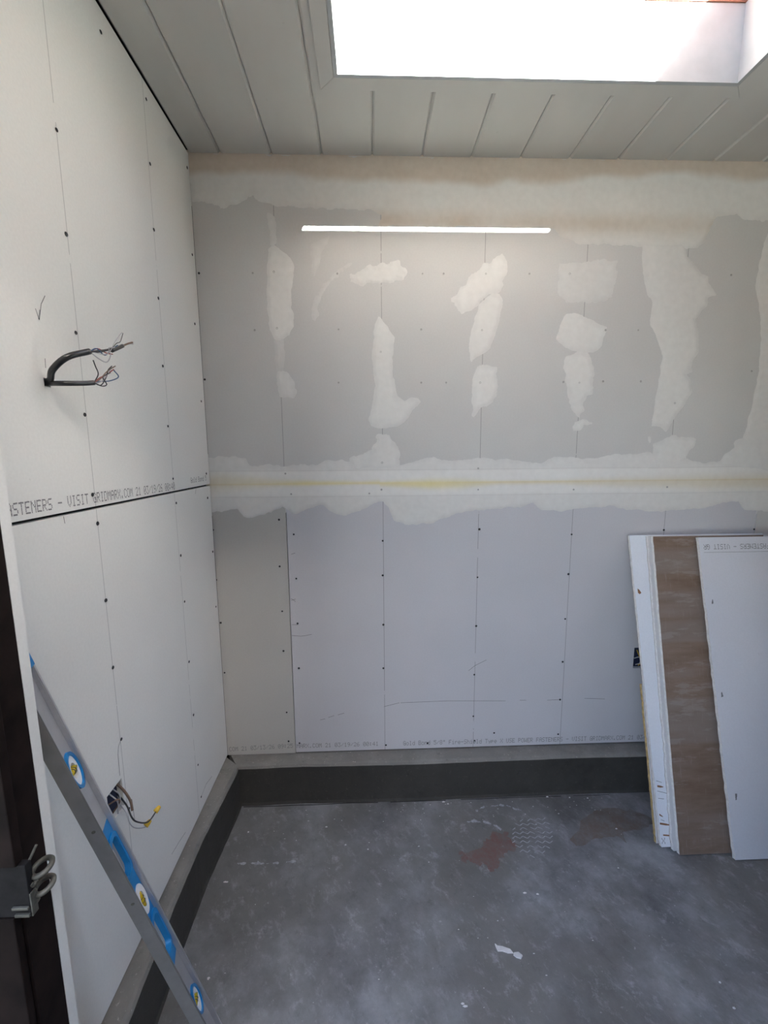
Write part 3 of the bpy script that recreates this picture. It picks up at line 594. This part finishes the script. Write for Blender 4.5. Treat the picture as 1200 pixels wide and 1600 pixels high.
# skylight shaft
sk = empty('window_1', ((SX0+SX1)/2, (SY0+SY1)/2, CZ), kind='structure', label='open skylight shaft with white painted sides')
def sbox(name, b, mat, bevel=0):
    o = box(name, b, mat, None, bevel); o.parent = sk; o.matrix_parent_inverse = Matrix.Translation(-Vector(sk.location)); return o
T = .012
WZ = 2.848
for nm, b in (('b', (SX0-T, SX1+T, SY0+.003, SY0+T, CZ+.0165, WZ)), ('f', (SX0-T, SX1+T, SY1-T, SY1-.003, CZ+.0165, WZ)),
              ('l', (SX0-T, SX0-.003, SY1-.003, SY0+.003, CZ+.0165, WZ)), ('r', (SX1+.003, SX1+T, SY1-.003, SY0+.003, CZ+.0165, WZ))):
    sbox('shaft_panel', b, M['bounce_cut'] if nm == 'f' else M['shaft'])
for b in ((SX0-T, SX1+T, SY0, SY0+T, CZ-.006, CZ+.0145), (SX0-T, SX1+T, SY1-T, SY1, CZ-.006, CZ+.0145),
          (SX0-T, SX0, SY1, SY0, CZ-.006, CZ+.0145), (SX1, SX1+T, SY1, SY0, CZ-.006, CZ+.0145)):
    sbox('shaft_lip', b, M['shaft'])
for b in ((SX0-.04, SX1+.04, SY0+.0, SY0+.04, WZ+.0005, TOPZ), (SX0-.04, SX1+.04, SY1-.04, SY1, WZ+.0005, TOPZ),
          (SX0-.04, SX0, SY1, SY0, WZ+.0005, TOPZ), (SX1, SX1+.04, SY1, SY0, WZ+.0005, TOPZ)):
    sbox('curb_board', b, M['bounce_cut'] if b[2] == SY1-.04 else M['raw_wood'])
# mitred casing round the opening, four boards
CW = .056
def casing(pts):
    z0, z1 = CZ-.0055, CZ-.0003
    V = [(x, y, z0) for x, y in pts]+[(x, y, z1) for x, y in pts]
    bm = bmesh.new(); q = [bm.verts.new(x) for x in V]
    for a in ((0, 1, 2, 3), (7, 6, 5, 4), (0, 4, 5, 1), (1, 5, 6, 2), (2, 6, 7, 3), (3, 7, 4, 0)): bm.faces.new([q[i] for i in a])
    bmesh.ops.bevel(bm, geom=bm.edges[:], offset=.0008, segments=1, affect='EDGES')
    o = bm_obj('casing_board', bm, M['ceil'], sk); o.matrix_parent_inverse = Matrix.Translation(-Vector(sk.location))
xi0, xi1, yi0, yi1 = SX0-T-.0003, SX1+T+.0003, SY0+T+.0003, SY1-T-.0003
xo0, xo1, yo0, yo1 = SX0-CW, SX1+CW, SY0+CW, SY1-CW
casing([(xi0, yi0), (xi1, yi0), (xo1, yo0), (xo0, yo0)]); casing([(xi0, yi1), (xo0, yo1), (xo1, yo1), (xi1, yi1)])
casing([(xi0-.0004, yi0-.0006), (xo0-.0004, yo0-.0006), (xo0-.0004, yo1+.0006), (xi0-.0004, yi1+.0006)])
casing([(xi1+.0004, yi0-.0006), (xi1+.0004, yi1+.0006), (xo1+.0004, yo1+.0006), (xo1+.0004, yo0-.0006)])

# concrete curb under the walls
def curb(name, along, w, mats, label):
    """extruded curb with a rough edge: top face light, front face dark"""
    V, Fc, mi = [], [], []
    n = len(along)
    for i, (px, py, qx, qy) in enumerate(along):     # wall side point, room side point
        j = .004*float(fbm(np.array([i*.13]), np.array([w]), 2, 3, 5)[0]*2)
        dx, dy = qx-px, qy-py; L = math.hypot(dx, dy); ux, uy = dx/L, dy/L
        prof = [(0, -.02), (0, KZ), (L-.014+j, KZ+j*.4), (L-.006+j*1.4, KZ-.003), (L+j*.8, KZ-.012), (L+.002, .06), (L+.003+j, .012), (L+.009+j, -.004)]
        for a, z in prof: V.append((px+ux*a, py+uy*a, z))
    m = 8
    for i in range(n-1):
        for k in range(m-1):
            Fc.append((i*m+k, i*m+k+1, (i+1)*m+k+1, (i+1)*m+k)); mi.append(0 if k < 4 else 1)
    Fc += [tuple(range(m)), tuple(range(n*m-1, (n-1)*m-1, -1))]; mi += [0, 0]
    bm = bmesh.new(); q = [bm.verts.new(x) for x in V]
    for a, b in zip(Fc, mi): bm.faces.new([q[i] for i in a]).material_index = b
    return bm_obj(name, bm, [M['curb'], M['curb_face']], None, kind='structure', label=label)
N = 90
xs = [.066+(XR-.066)*i/N for i in range(N+1)]
curb('baseboard_back', [(x if i else -.0, .0165, x, -.074+.003*math.sin(x*5)) for i, x in enumerate(xs)], .3,
     0, 'low concrete curb with dark damp face along the back wall')
ys = [-1.0758*i/60+.0 for i in range(61)]
def lx(y): return .068-.022*min(1, max(0, (-y-.12)/.3))+.012*min(1, max(0, (-y-.55)/.4))
curb('baseboard_left', [(-.0165, y if i else .0, lx(y), min(y, -.07) if i == 0 else min(y, -.071-.002*i/60)) for i, y in enumerate(ys)], .7,
     0, 'low concrete curb with dark damp face along the left wall')

# floor marks
ck = [(x, -.0865-.006*float(fbm(np.array([x]), np.array([.3]), 4, 4, 2)[0])) for x in np.linspace(.085, 1.72, 120)]
for i, (a, b) in enumerate(((0, 44), (47, 66), (70, 104), (107, 120))):
    ribbons('floor_crack', [ck[a:b]], .0042-.0006*i, PF, M['cavity'], floor, .0006)
patch('paint_stain', D['STAIN1'], PF, M['stain_red'], floor, res=.004, amp=.040, ns=26, seed=40, slope=.02, hmax=.0004)
patch('paint_stain', D['STAIN2'], PF, M['stain_tan'], floor, res=.004, amp=.012, ns=22, seed=41, slope=.02, hmax=.0004)
pc = [Vector(q) for q in D['PRINT']]
zz = []
for r in range(9):
    a = (r+.5)/9; n = 12; ln = []
    for k in range(n+1):
        b = k/n; q = pc[0].lerp(pc[1], b).lerp(pc[3].lerp(pc[2], b), a)
        ln.append((q.x, q.y+(.005 if k % 2 else -.005)))
    for k in range(n):
        b = (k+.5)/n
        if (b-.45)**2/.2+(a-.45)**2/.3 < 1 and random.random() < .78: zz.append(ln[k:k+2])
ribbons('boot_print', zz, .0036, PF, M['dust'], floor, .0006, kind='stuff')
for k, ar in enumerate(D['ARCS'][:3]):
    pts = [(q.x, q.y) for q in curve([(a, b, 0) for a, b in ar], 8)]
    o = patch('dust_scrape', [(x, y+.0030) for x, y in pts]+[(x, y-.0030) for x, y in reversed(pts)], PF, M['dust'], floor, res=.002, amp=.013, ns=60, seed=60+k, slope=.05, hmax=.0004)

def flake(name, poly, th, hole=None, **kw):
    c = sum((Vector(q) for q in poly), Vector((0, 0)))/len(poly)
    bm = bmesh.new(); top = []
    P2 = [Vector(q) for q in poly]
    lo = [bm.verts.new((q.x-c.x, q.y-c.y, .0002)) for q in P2]
    hi = [bm.verts.new((q.x*.94+c.x*.06-c.x, q.y*.94+c.y*.06-c.y, th*(.7+.5*random.random()))) for q in P2]
    n = len(P2)
    for i in range(n): bm.faces.new((lo[i], lo[(i+1) % n], hi[(i+1) % n], hi[i]))
    bmesh.ops.triangle_fill(bm, edges=[e for e in bm.edges if e.verts[0] in hi and e.verts[1] in hi], use_beauty=True)
    bm.faces.new(list(reversed(lo)))
    o = bm_obj(name, bm, M['crumb'], None, **kw); o.location = (c.x, c.y, 0); return o
flake('plaster_scrap', D['SCRAP'], .003, label='long white torn plaster scrap lying on the open floor', cat='scrap')
flake('plaster_scrap', D['SCRAP2'], .004, label='small rounded white plaster scrap at the right tip of the long torn scrap', cat='scrap')
V, Fc = [], []
def crumb(x, y, s):
    if x > 1.68 and y > -.47: return
    o = len(V); ang = random.random()*6.28; L = s*(1+1.4*random.random())
    for k in range(5):
        a = ang+2*math.pi*k/5; V.append((x+math.cos(a)*L*.5, y+math.sin(a)*s*.45, 0))
    V.append((x, y, s*.55))
    for k in range(5): Fc.append((o+k, o+(k+1) % 5, o+5))
for x, y in D['SPECK']: crumb(x, y, .007)
for _ in range(70): crumb(.12+2.2*random.random(), -.095-.08*abs(random.gauss(0, 1)), .002+.002*random.random())
for _ in range(60): crumb(.15+2.2*random.random(), -.15-.9*random.random(), .0015+.0025*random.random()**2)
mesh('gypsum_crumbs', V, Fc, M['crumb'], None, kind='stuff', label='white gypsum crumbs scattered over the concrete floor', cat='debris')

# ---------------------------------------------------------------- leaning drywall boards on the right
TH = math.asin(.2584); UL = Vector((0, math.sin(TH), math.cos(TH))); NB = Vector((0, -math.cos(TH), math.sin(TH)))
LEN = 1.2192; BT = .0152
def lean_board(name, x0, x1, yb, face, edge_m, label, length=LEN, skew=0.0, rough=.0011, cat='board', seed=0):
    root = empty(name, (x0, yb, 0), label=label, cat=cat, group=None)
    rnd = random.Random(seed)
    # outline of the face with ragged long edges
    n = 60; L, R = [], []
    for k in range(n+1):
        s = length*k/n
        L.append((rnd.uniform(-rough, rough)*(.4 if rnd.random() < .7 else 1.6)+skew*k/n, s)); R.append((x1-x0+skew*k/n+rnd.uniform(-rough, rough)*.4, s))
    def pos(a, s, h): return Vector((a, 0, 0))+UL*s+NB*h
    def slab(nm, h0, h1, inset, mat):
        V, Fc = [], []
        for k in range(n+1):
            for h in (h0, h1):
                V.append(pos(L[k][0]+inset*(1+rnd.uniform(-.6, .6)), L[k][1], h)); V.append(pos(R[k][0]-inset, R[k][1], h))
        for k in range(n):
            a, b = 4*k, 4*(k+1)
            Fc += [(a, a+1, b+1, b), (a+2, b+2, b+3, a+3), (a, b, b+2, a+2), (a+1, a+3, b+3, b+1)]
        Fc += [(0, 2, 3, 1), (4*n, 4*n+1, 4*n+3, 4*n+2)]
        bm = bmesh.new(); q = [bm.verts.new(v) for v in V]
        for f in Fc: bm.faces.new([q[i] for i in f])
        return bm_obj(nm, bm, mat, root)
    slab('gypsum_core', .0008, BT-.0008, .0006, edge_m)
    slab('back_paper', .0, .0007, .0, M['brown'] if face is not M['brown'] else M['paper_plain'])
    slab('face_paper', BT-.0007, BT, .0, face)
    return root, pos
GR = 'drywall offcuts leaning on the back wall'
bz_, pz = lean_board('drywall_offcut', 1.7695, 2.30, -.3170, M['paper_plain'], M['yellow_edge'], 'short rearmost leaning drywall offcut with yellowed torn edge, low against the back wall', skew=-.004, seed=1, length=.60)
ba, pa = lean_board('drywall_offcut', 1.7765, 2.36, -.3340, M['paper_white'], M['gypsum'], 'leaning white drywall offcut with brown scuffs, left of the brown strip', skew=-.019, seed=2)
bb, pb_ = lean_board('drywall_offcut', 1.8140, 2.33, -.3510, M['paper_plain'], M['gypsum'], 'leaning drywall offcut showing only its torn edge just behind the brown strip', skew=.013, seed=3, rough=.0022)
bc, pc_ = lean_board('drywall_offcut', 1.8250, 2.30, -.3680, M['brown'], M['gypsum'], 'leaning drywall strip turned brown paper side out', skew=.012, seed=4, rough=.0008)
bd, pd_ = lean_board('drywall_offcut', 2.0190, 2.405, -.3960, M['paper_grey'], M['gypsum'], 'front grey drywall board with upside down printing, at the right edge', skew=-.010, seed=5, rough=.0013)
for o in (bz_, ba, bb, bc, bd): o['group'] = GR
# brown scuffs, pencil lines and lettering on the scuffed board
def plane_of(pos):
    o = pos(0, 0, BT); a = pos(1, 0, BT)-o; b = pos(0, 1, BT)-o
    return lambda u, v, h: tuple(o[i]+a[i]*u+b[i]*v+NB[i]*h for i in range(3))
PA = plane_of(pa); PD = plane_of(pd_)
for k, (u0, u1, s0, s1, wd) in enumerate(((.006, .03, .222, .219, .0075), (.003, .05, .085, .078, .007), (.012, .05, .043, .040, .005), (.004, .018, .118, .110, .006), (-.004, .010, .985, .978, .018))):
    m = (u0+u1)/2; poly = [(u0, s0+wd*.6), (m, (s0+s1)/2+wd*.5), (u1, s1+.001), (u1, s1-.001), (m, (s0+s1)/2-wd*.5), (u0, s0-wd*.4)]
    V = [Vector(PA(u, v, .0003)) for u, v in poly]+[Vector(PA(u, v, -.0002)) for u, v in poly]; n = 6
    mesh('paper_scuff', V, [tuple(range(n))]+[(i, (i+1) % n, n+(i+1) % n, n+i) for i in range(n)], M['torn'], ba)
for q in ([(.003, .243), (.025, .236)], [(.004, .205), (.05, .193)], [(.005, .178), (.028, .175)], [(.008, .10), (.022, .094)]): ribbons('pencil_mark', [q], .0016, PA, M['pencil'], ba)
lettering('printed_lettering', 'X USE', .004, .012, .0165, .022, PA, ba, clip=(.0, .055))
lettering('printed_lettering', 'POWER FASTENERS - VISIT GRIDMARX', .3685+.003, 1.190, .0141, .021, PD, bd, du=-1, dv=-1, clip=(.004, .384))
ribbons('paper_line', [[(.006, 1.157), (.384, 1.157)]], .0012, PD, M['ink'], bd)
for u, s in ((.02, .96), (.03, .22), (.018, .60)):
    o = patch('scuff_mark', [(u-.004, s-.012), (u+.004, s-.010), (u+.005, s+.012), (u-.002, s+.013)], PD, M['ink'], bd, res=.002, amp=.006, seed=int(s*90), slope=.05, hmax=.0003)
# dark torn seam where the front board meets the brown strip
PC = plane_of(pc_)
sg = [(.1925+.0110*k/30-.0012, LEN*k/30) for k in range(31)]

# ---------------------------------------------------------------- spirit level leaning in the corner of the jamb
O = Vector((.02496, -.99941, 1.18866)); U = Vector((.22345843, .11575837, -.96781524)); Hh = Vector((.32941654, -.94346777, -.03678738)); W = Vector((-.91736093, -.31059389, -.24895855))
O = O - U*.004
LL = 1.2192; LH = .061; LW = .026
lev = empty('spirit_level', (O+U*LL)[:], label='long aluminium spirit level with blue grips leaning against the left wall', cat='level')
B0 = O+U*LL
def LP(t, a, b): return O+U*t+Hh*a+W*b-B0
def lbox(name, t0, t1, a0, a1, b0, b1, mat, bevel=.0008, parent=None):
    bm = bmesh.new(); q = [bm.verts.new(LP(*c)) for c in ((t0,a0,b0),(t1,a0,b0),(t1,a1,b0),(t0,a1,b0),(t0,a0,b1),(t1,a0,b1),(t1,a1,b1),(t0,a1,b1))]
    for f in BOXF: bm.faces.new([q[i] for i in f])
    if bevel: bmesh.ops.bevel(bm, geom=bm.edges[:], offset=bevel, segments=2, affect='EDGES')
    return bm_obj(name, bm, mat, parent or lev)
def ellipse(tc, ac, rt_, ra, n=28): return [(tc+rt_*math.cos(2*math.pi*k/n), ac+ra*math.sin(2*math.pi*k/n)) for k in range(n)]
def rounded(t0, t1, a0, a1, r, n=6):
    out = []
    for cx, cy, s in ((t1-r, a1-r, 0), (t0+r, a1-r, 1), (t0+r, a0+r, 2), (t1-r, a0+r, 3)):
        for k in range(n+1): an = math.pi/2*(s+k/n); out.append((cx+r*math.cos(an), cy+r*math.sin(an)))
    return out
def plate(name, outer, holes, b0, b1, mat, bevel=0, parent=None):
    """flat plate with holes in the level's (t,a) plane between depths b0 and b1"""
    cu = bpy.data.curves.new(name, 'CURVE'); cu.dimensions = '2D'; cu.fill_mode = 'BOTH'; cu.extrude = abs(b1-b0)/2-bevel; cu.bevel_depth = bevel
    for lp in [outer]+holes:
        s = cu.splines.new('POLY'); s.points.add(len(lp)-1); s.use_cyclic_u = True
        for p, (x, y) in zip(s.points, lp): p.co = (x, y, 0, 1)
    tmp = bpy.data.objects.new('tmp', cu); COL.objects.link(tmp)
    dg = bpy.context.evaluated_depsgraph_get(); me = bpy.data.meshes.new_from_object(tmp.evaluated_get(dg)); 
    bpy.data.objects.remove(tmp); bpy.data.curves.remove(cu)
    bmid = (b0+b1)/2
    for v in me.vertices: v.co = LP(v.co.x, v.co.y, bmid+v.co.z)
    me.materials.clear(); me.materials.append(mat); me.name = name
    return put(bpy.data.objects.new(name, me), parent or lev)
V1, V2, V3 = .259, .609, .944
FL = .0075
lbox('flange', 0, LL, 0, FL, 0, LW, M['alu'], .0012); lbox('flange', 0, LL, LH-FL*.6, LH, 0, LW, M['alu_shade'], .0012)
RT, RA = .041, .0212
H0, H1 = .404, .806
plate('web', [(.002, FL+.0002), (H0, FL+.0002), (H0, LH-FL*.6-.0002), (.002, LH-FL*.6-.0002)], [ellipse(V1, LH/2, RT, RA)],   .009, .017, M['alu'])
plate('web', [(H1, FL+.0002), (LL-.002, FL+.0002), (LL-.002, LH-FL*.6-.0002), (H1, LH-FL*.6-.0002)], [ellipse(V3, LH/2, RT, RA)],   .009, .017, M['alu'])
lbox('end_cap', -.004, .040, -.0006, LH+.0006, -.0006, LW+.0006, M['blue'], .0015)
lbox('end_cap', LL-.006, LL+.003, -.0006, LH+.0006, -.0006, LW+.0006, M['blue'], .0015)
S1 = rounded(.440, .532, .0135, .0490, .014); S2 = rounded(.668, .768, .0135, .0490, .014)
grip = plate('grip', rounded(H0+.0005, H1-.0005, FL+.0003, LH-FL*.6-.0003, .003), [S1, ellipse(V2, LH/2, RT*.9, RA), S2], .009, .017, M['blue'])
for sl, (t0, t1) in ((S1, (.440, .532)), (S2, (.668, .768))):
    plate('grip_rim', rounded(t0-.009, t1+.009, .0085, .0545, .016), [sl], .0050, .0089, M['blue'], .0008, grip)
def disc_ring(tc, rt_, ra, rt2, ra2, b0, b1, name, mat, parent=None):
    return plate(name, ellipse(tc, LH/2, rt_, ra), [ellipse(tc, LH/2, rt2, ra2)] if rt2 else [], b0, b1, mat, 0, parent)
for vi, (tc, ang, s) in enumerate(((V1, math.pi/2, 1), (V2, 0.0, .9), (V3, math.pi/2, 1))):
    rt_ = RT*s-.0004
    if vi != 1: disc_ring(tc, rt_, RA-.0004, rt_-.0075, RA-.0035, .0045, .0215, 'vial_ring', M['blue'])
    k2 = 0 if vi == 1 else .0078
    holder = disc_ring(tc, rt_-k2-.0002, RA-.0004-(.0034 if vi != 1 else 0), .0165*(1 if vi != 1 else 1.1), .0105, .0075, .0185, 'vial_holder', M['white_pl'])
    d = (math.cos(ang), math.sin(ang)); hl = .014 if vi != 1 else .020
    if vi != 1: hl = .0150
    pts = [LP(tc+d[0]*hl*q, LH/2+d[1]*hl*q*.9, .0125) for q in (-1, -.93, -.4, 0, .4, .93, 1)]
    v, f = tube_vf(pts, .0068, 12, [.55, .9, 1, 1, 1, .9, .55]); mesh('vial', v, f, M['vial'], holder, True)
    for q in (-.25, .25):
        c = [LP(tc+d[0]*hl*q+(-.0003), LH/2+d[1]*hl*q*.72, .0115), LP(tc+d[0]*hl*q+.0003, LH/2+d[1]*hl*q*.72+.0003, .0115)]
        e = (Vector(c[1])-Vector(c[0])).normalized()
        ax = (U*d[0]+Hh*d[1]); c0 = LP(tc+d[0]*hl*q, LH/2+d[1]*hl*q*.72, .0115)
        v, f = tube_vf([c0-ax*.0004, c0+ax*.0004], .00695, 12); mesh('vial_line', v, f, M['w_black'], holder, True)
for t in (.578, .38):      # small rivets on the narrow face
    c0 = LP(t, LH, LW*.45); v, f = tube_vf([c0-Hh*.001, c0+Hh*.0006, c0+Hh*.0012], .0034, 10, [1, 1, .6]); mesh('rivet', v, f, M['steel'], lev, True)

# ---------------------------------------------------------------- cables
cb = empty('cable_pair', (0, -.8375, 1.6845), label='two thick black cables with stripped wire ends curling out of the left wall', cat='cable')
def rel(o, pts): return [Vector(p)-Vector(o.location) for p in pts]
c1 = rel(cb, [(-.03, -.8378, 1.686), (.004, -.8376, 1.688)]+[(x, u, v) for (u, v), x in zip(D['CAB1'][1:5], (.03, .06, .08, .09))])
c2 = rel(cb, [(-.03, -.8368, 1.684), (.002, -.8366, 1.6830)]+[(x, u, v) for (u, v), x in zip(D['CAB2'][1:4], (.04, .06, .07))])
cab1 = tube('cable', c1[:-1], .0062, M['cable'], cb, 12); cab2 = tube('cable', c2, .0052, M['cable'], cb, 12)
e1 = c1[-2]; e2 = c2[-1]
DY = Vector((0, 1, 0)); DZ = Vector((0, 0, 1)); DX = Vector((1, 0, 0))
def wire(a, offs, m, r=.0012): tube('wire', [a]+[a+Vector(q) for q in offs], r, M[m], cab1 if a.z > e2.z+.02 else cab2, 6, 5)
wire(e1, [(.002, .030, .006), (.004, .062, .018), (.006, .085, .028)], 'w_black', .0020)
wire(e1, [(.004, .022, -.010), (.006, .046, -.012), (.006, .062, .006), (.006, .058, .020), (.008, .078, .026)], 'w_white')
wire(e1, [(.0, .028, .012), (.004, .05, .008), (.006, .07, .010)], 'w_red')
wire(e1, [(.003, .02, .010), (.004, .044, .002), (.006, .068, .020), (.008, .09, .034)], 'w_blue')
wire(e1, [(.006, .05, .006), (.010, .078, .040), (.010, .100, .060), (.01, .108, .066)], 'w_white', .0009)
wire(e1, [(.006, .062, .020), (.010, .082, .036), (.010, .098, .044), (.01, .112, .066)], 'w_black', .0009)
tube('wire_sleeve', [e1+Vector((.006, .068, .017)), e1+Vector((.008, .086, .026)), e1+Vector((.009, .108, .037))], .0044, M['cable'], cab1, 8)
wire(e1+Vector((.009, .106, .036)), [(.002, .020, .010), (.003, .040, .018)], 'w_brown', .0020)
wire(e1+Vector((.009, .106, .037)), [(.002, .020, .008), (.003, .042, .014)], 'w_white', .0012)
for offs, m in (([(.002, .016, .012), (.004, .036, .022), (.006, .066, .040)], 'w_red'), ([(.002, .012, .002), (.003, .03, .012), (.006, .058, .042)], 'w_white'),
                ([(.002, .014, .020), (.004, .004, .034), (.004, -.002, .046)], 'w_black'), ([(.004, .020, -.004), (.006, .034, .002), (.004, .026, .016), (.006, .052, .030)], 'w_black'),
                ([(.002, .02, .006), (.004, .05, .012), (.006, .082, .026), (.006, .066, .038)], 'w_blue'), ([(.002, .018, .010), (.006, .042, .032), (.008, .070, .048)], 'w_brown'),
                ([(.002, .02, -.002), (.004, .038, .018), (.006, .044, .034), (.006, .06, .046)], 'w_black')):
    wire(e2, offs, m)
# wall box with wires and yellow connectors
bx = empty('electrical_box', (-.0165, -.769, .662), label='open wall box with loose wires behind the level, in the left wall', cat='electrical box')
rb = lambda p: Vector(p)-Vector(bx.location)
v, f = join([box_vf(-.0164, -.0150, -.799, -.739, .623, .701)])
mesh('box_back', [rb(q) for q in v], f, M['box_blue'], bx)
for pts, m, r in (([(-.013, -.748, .672), (.004, -.745, .648), (.022, -.752, .622), (.040, -.757, .5975), (.042, -.715, .588), (.04, -.690, .603), (.038, -.668, .5365+.0)], 'w_black', .0020),):
    pass
def bwire(pts, m, r=.0016): tube('wire', [rb(p) for p in pts], r, M[m], bx, 6)
n1 = D['NUT'][0]; n2 = D['NUT'][1]; k1 = D['NUT'][2]; k2_ = D['NUT'][3]
bwire([(-.012, -.745, .665), (.012, -.748, .630), (.032, k2_[0], k2_[1]+.012), (.040, k1[0], k1[1]-.006), (.042, (k1[0]+n1[0])/2-.004, (k1[1]+n1[1])/2-.020), (.04, n1[0]-.006, n1[1]-.003), (.04, n1[0], n1[1])], 'w_black', .0020)
bwire([(-.012, -.750, .650), (.012, -.757, .622), (.028, -.766, .592), (.034, -.752, .566), (.035, n2[0]-.008, n2[1]-.004), (.035, n2[0], n2[1])], 'w_white', .0013)
bwire([(-.013, -.742, .69), (.004, -.741, .668), (.020, -.744, .640), (.028, -.752, .618)], 'w_brown', .0030)
bwire([(-.012, -.775, .690), (.003, -.768, .660), (.006, -.775, .632)], 'w_white', .0016)
bwire([(-.012, -.760, .690), (.004, -.758, .668), (.004, -.768, .640)], 'w_white', .0016)
bwire([(-.012, -.785, .665), (.008, -.775, .672), (.006, -.765, .655), (-.01, -.772, .630)], 'w_brown', .0018)
for nn, x in ((n1, .04), (n2, .035)):
    a = Vector((x, nn[0]-.004, nn[1]-.002)); d = Vector((.45, .8, .35)).normalized()
    v, f = tube_vf([rb(a+d*q) for q in (-.003, 0, .006, .012, .0135)], .0068, 10, [1.05, 1.05, .95, .72, .4]); mesh('wire_connector', v, f, M['nut'], bx, True)

# ---------------------------------------------------------------- dark gate and its hardware at the left edge
gt = empty('gate', (.1, -1.2, 0), label='dark brown gate shut against the post at the left edge', cat='gate')
rg = lambda b: (b[0]-.1, b[1]-.1, b[2]+1.2, b[3]+1.2, b[4], b[5])
box('gate_panel', rg((-.45, .1055, -1.1665, -1.1508, .9095, 2.2)), M['dark_wood'], gt, .002)
box('gate_panel', rg((-.45, .0890, -1.1640, -1.1508, .02, .815)), M['dark_wood'], gt, .002)
lt = empty('gate_latch', (.1, -1.155, .86), label='worn steel latch plate with two ring eyes on the dark gate', cat='latch')
rl = lambda p: Vector(p)-Vector(lt.location)
def lbx(name, b, mat, bev=.001):
    o = box(name, b, mat, None, bev); o.parent = lt; o.matrix_parent_inverse = Matrix.Translation(-Vector(lt.location)); return o
lbx('latch_plate', (.0, .1165, -1.1625, -1.1508, .8165, .9085), M['dark_steel'], .0015)
lbx('latch_tongue', (.0900, .1150, -1.1665, -1.1627, .8330, .8375), M['steel'], .0008)
lbx('latch_tongue', (.0930, .1160, -1.1665, -1.1627, .8200, .8250), M['steel'], .0008)
lbx('latch_edge', (.1167, .1190, -1.1630, -1.1520, .8180, .858), M['steel'], .0006)
camp = Vector((.6572, -1.7458, 1.5373))
def ringeye(c, r1, r2, axis, rw):
    c = Vector(c); ax = axis.normalized(); a = ax.orthogonal().normalized(); b = ax.cross(a)
    n, m = 28, 8; V, Fc = [], []
    for i in range(n):
        an = 2*math.pi*i/n; d = a*math.cos(an)*r1+b*math.sin(an)*r2; e = d.normalized()
        for k in range(m): q = 2*math.pi*k/m; V.append(rl(c+d+e*math.cos(q)*rw+ax*math.sin(q)*rw))
    for i in range(n):
        for k in range(m): Fc.append((i*m+k, ((i+1) % n)*m+k, ((i+1) % n)*m+(k+1) % m, i*m+(k+1) % m))
    return mesh('ring_eye', V, Fc, M['steel'], lt, True)
vw = Vector((.537, -.608, .66)).normalized(); ax = vw*.55+(-rt*.57+up*.82)*.83
ringeye((.1205, -1.1380, .8790), .0138, .0138, ax, .0042); ringeye((.1195, -1.1380, .8450), .0132, .0132, ax, .0042)
tube('eye_shank', [rl(p) for p in ((.1150, -1.1560, .869), (.1165, -1.1530, .863), (.1185, -1.1490, .868))], .0034, M['steel'], lt)
tube('eye_shank', [rl(p) for p in ((.1150, -1.1560, .838), (.1165, -1.1530, .832), (.1180, -1.1490, .835))], .0034, M['steel'], lt)
tube('latch_finger', [rl(p) for p in ((.1120, -1.1560, .900), (.1150, -1.1500, .909), (.1200, -1.1420, .924))], .0022, M['steel'], lt)
bk = rl((.112, -1.1668, 1.197)); v, f = tube_vf([bk, bk+Vector((0, -.004, 0)), bk+Vector((0, -.007, 0))], .007, 10, [1, 1, .6]); mesh('rusty_bolt', v, f, M['torn'], lt, True)
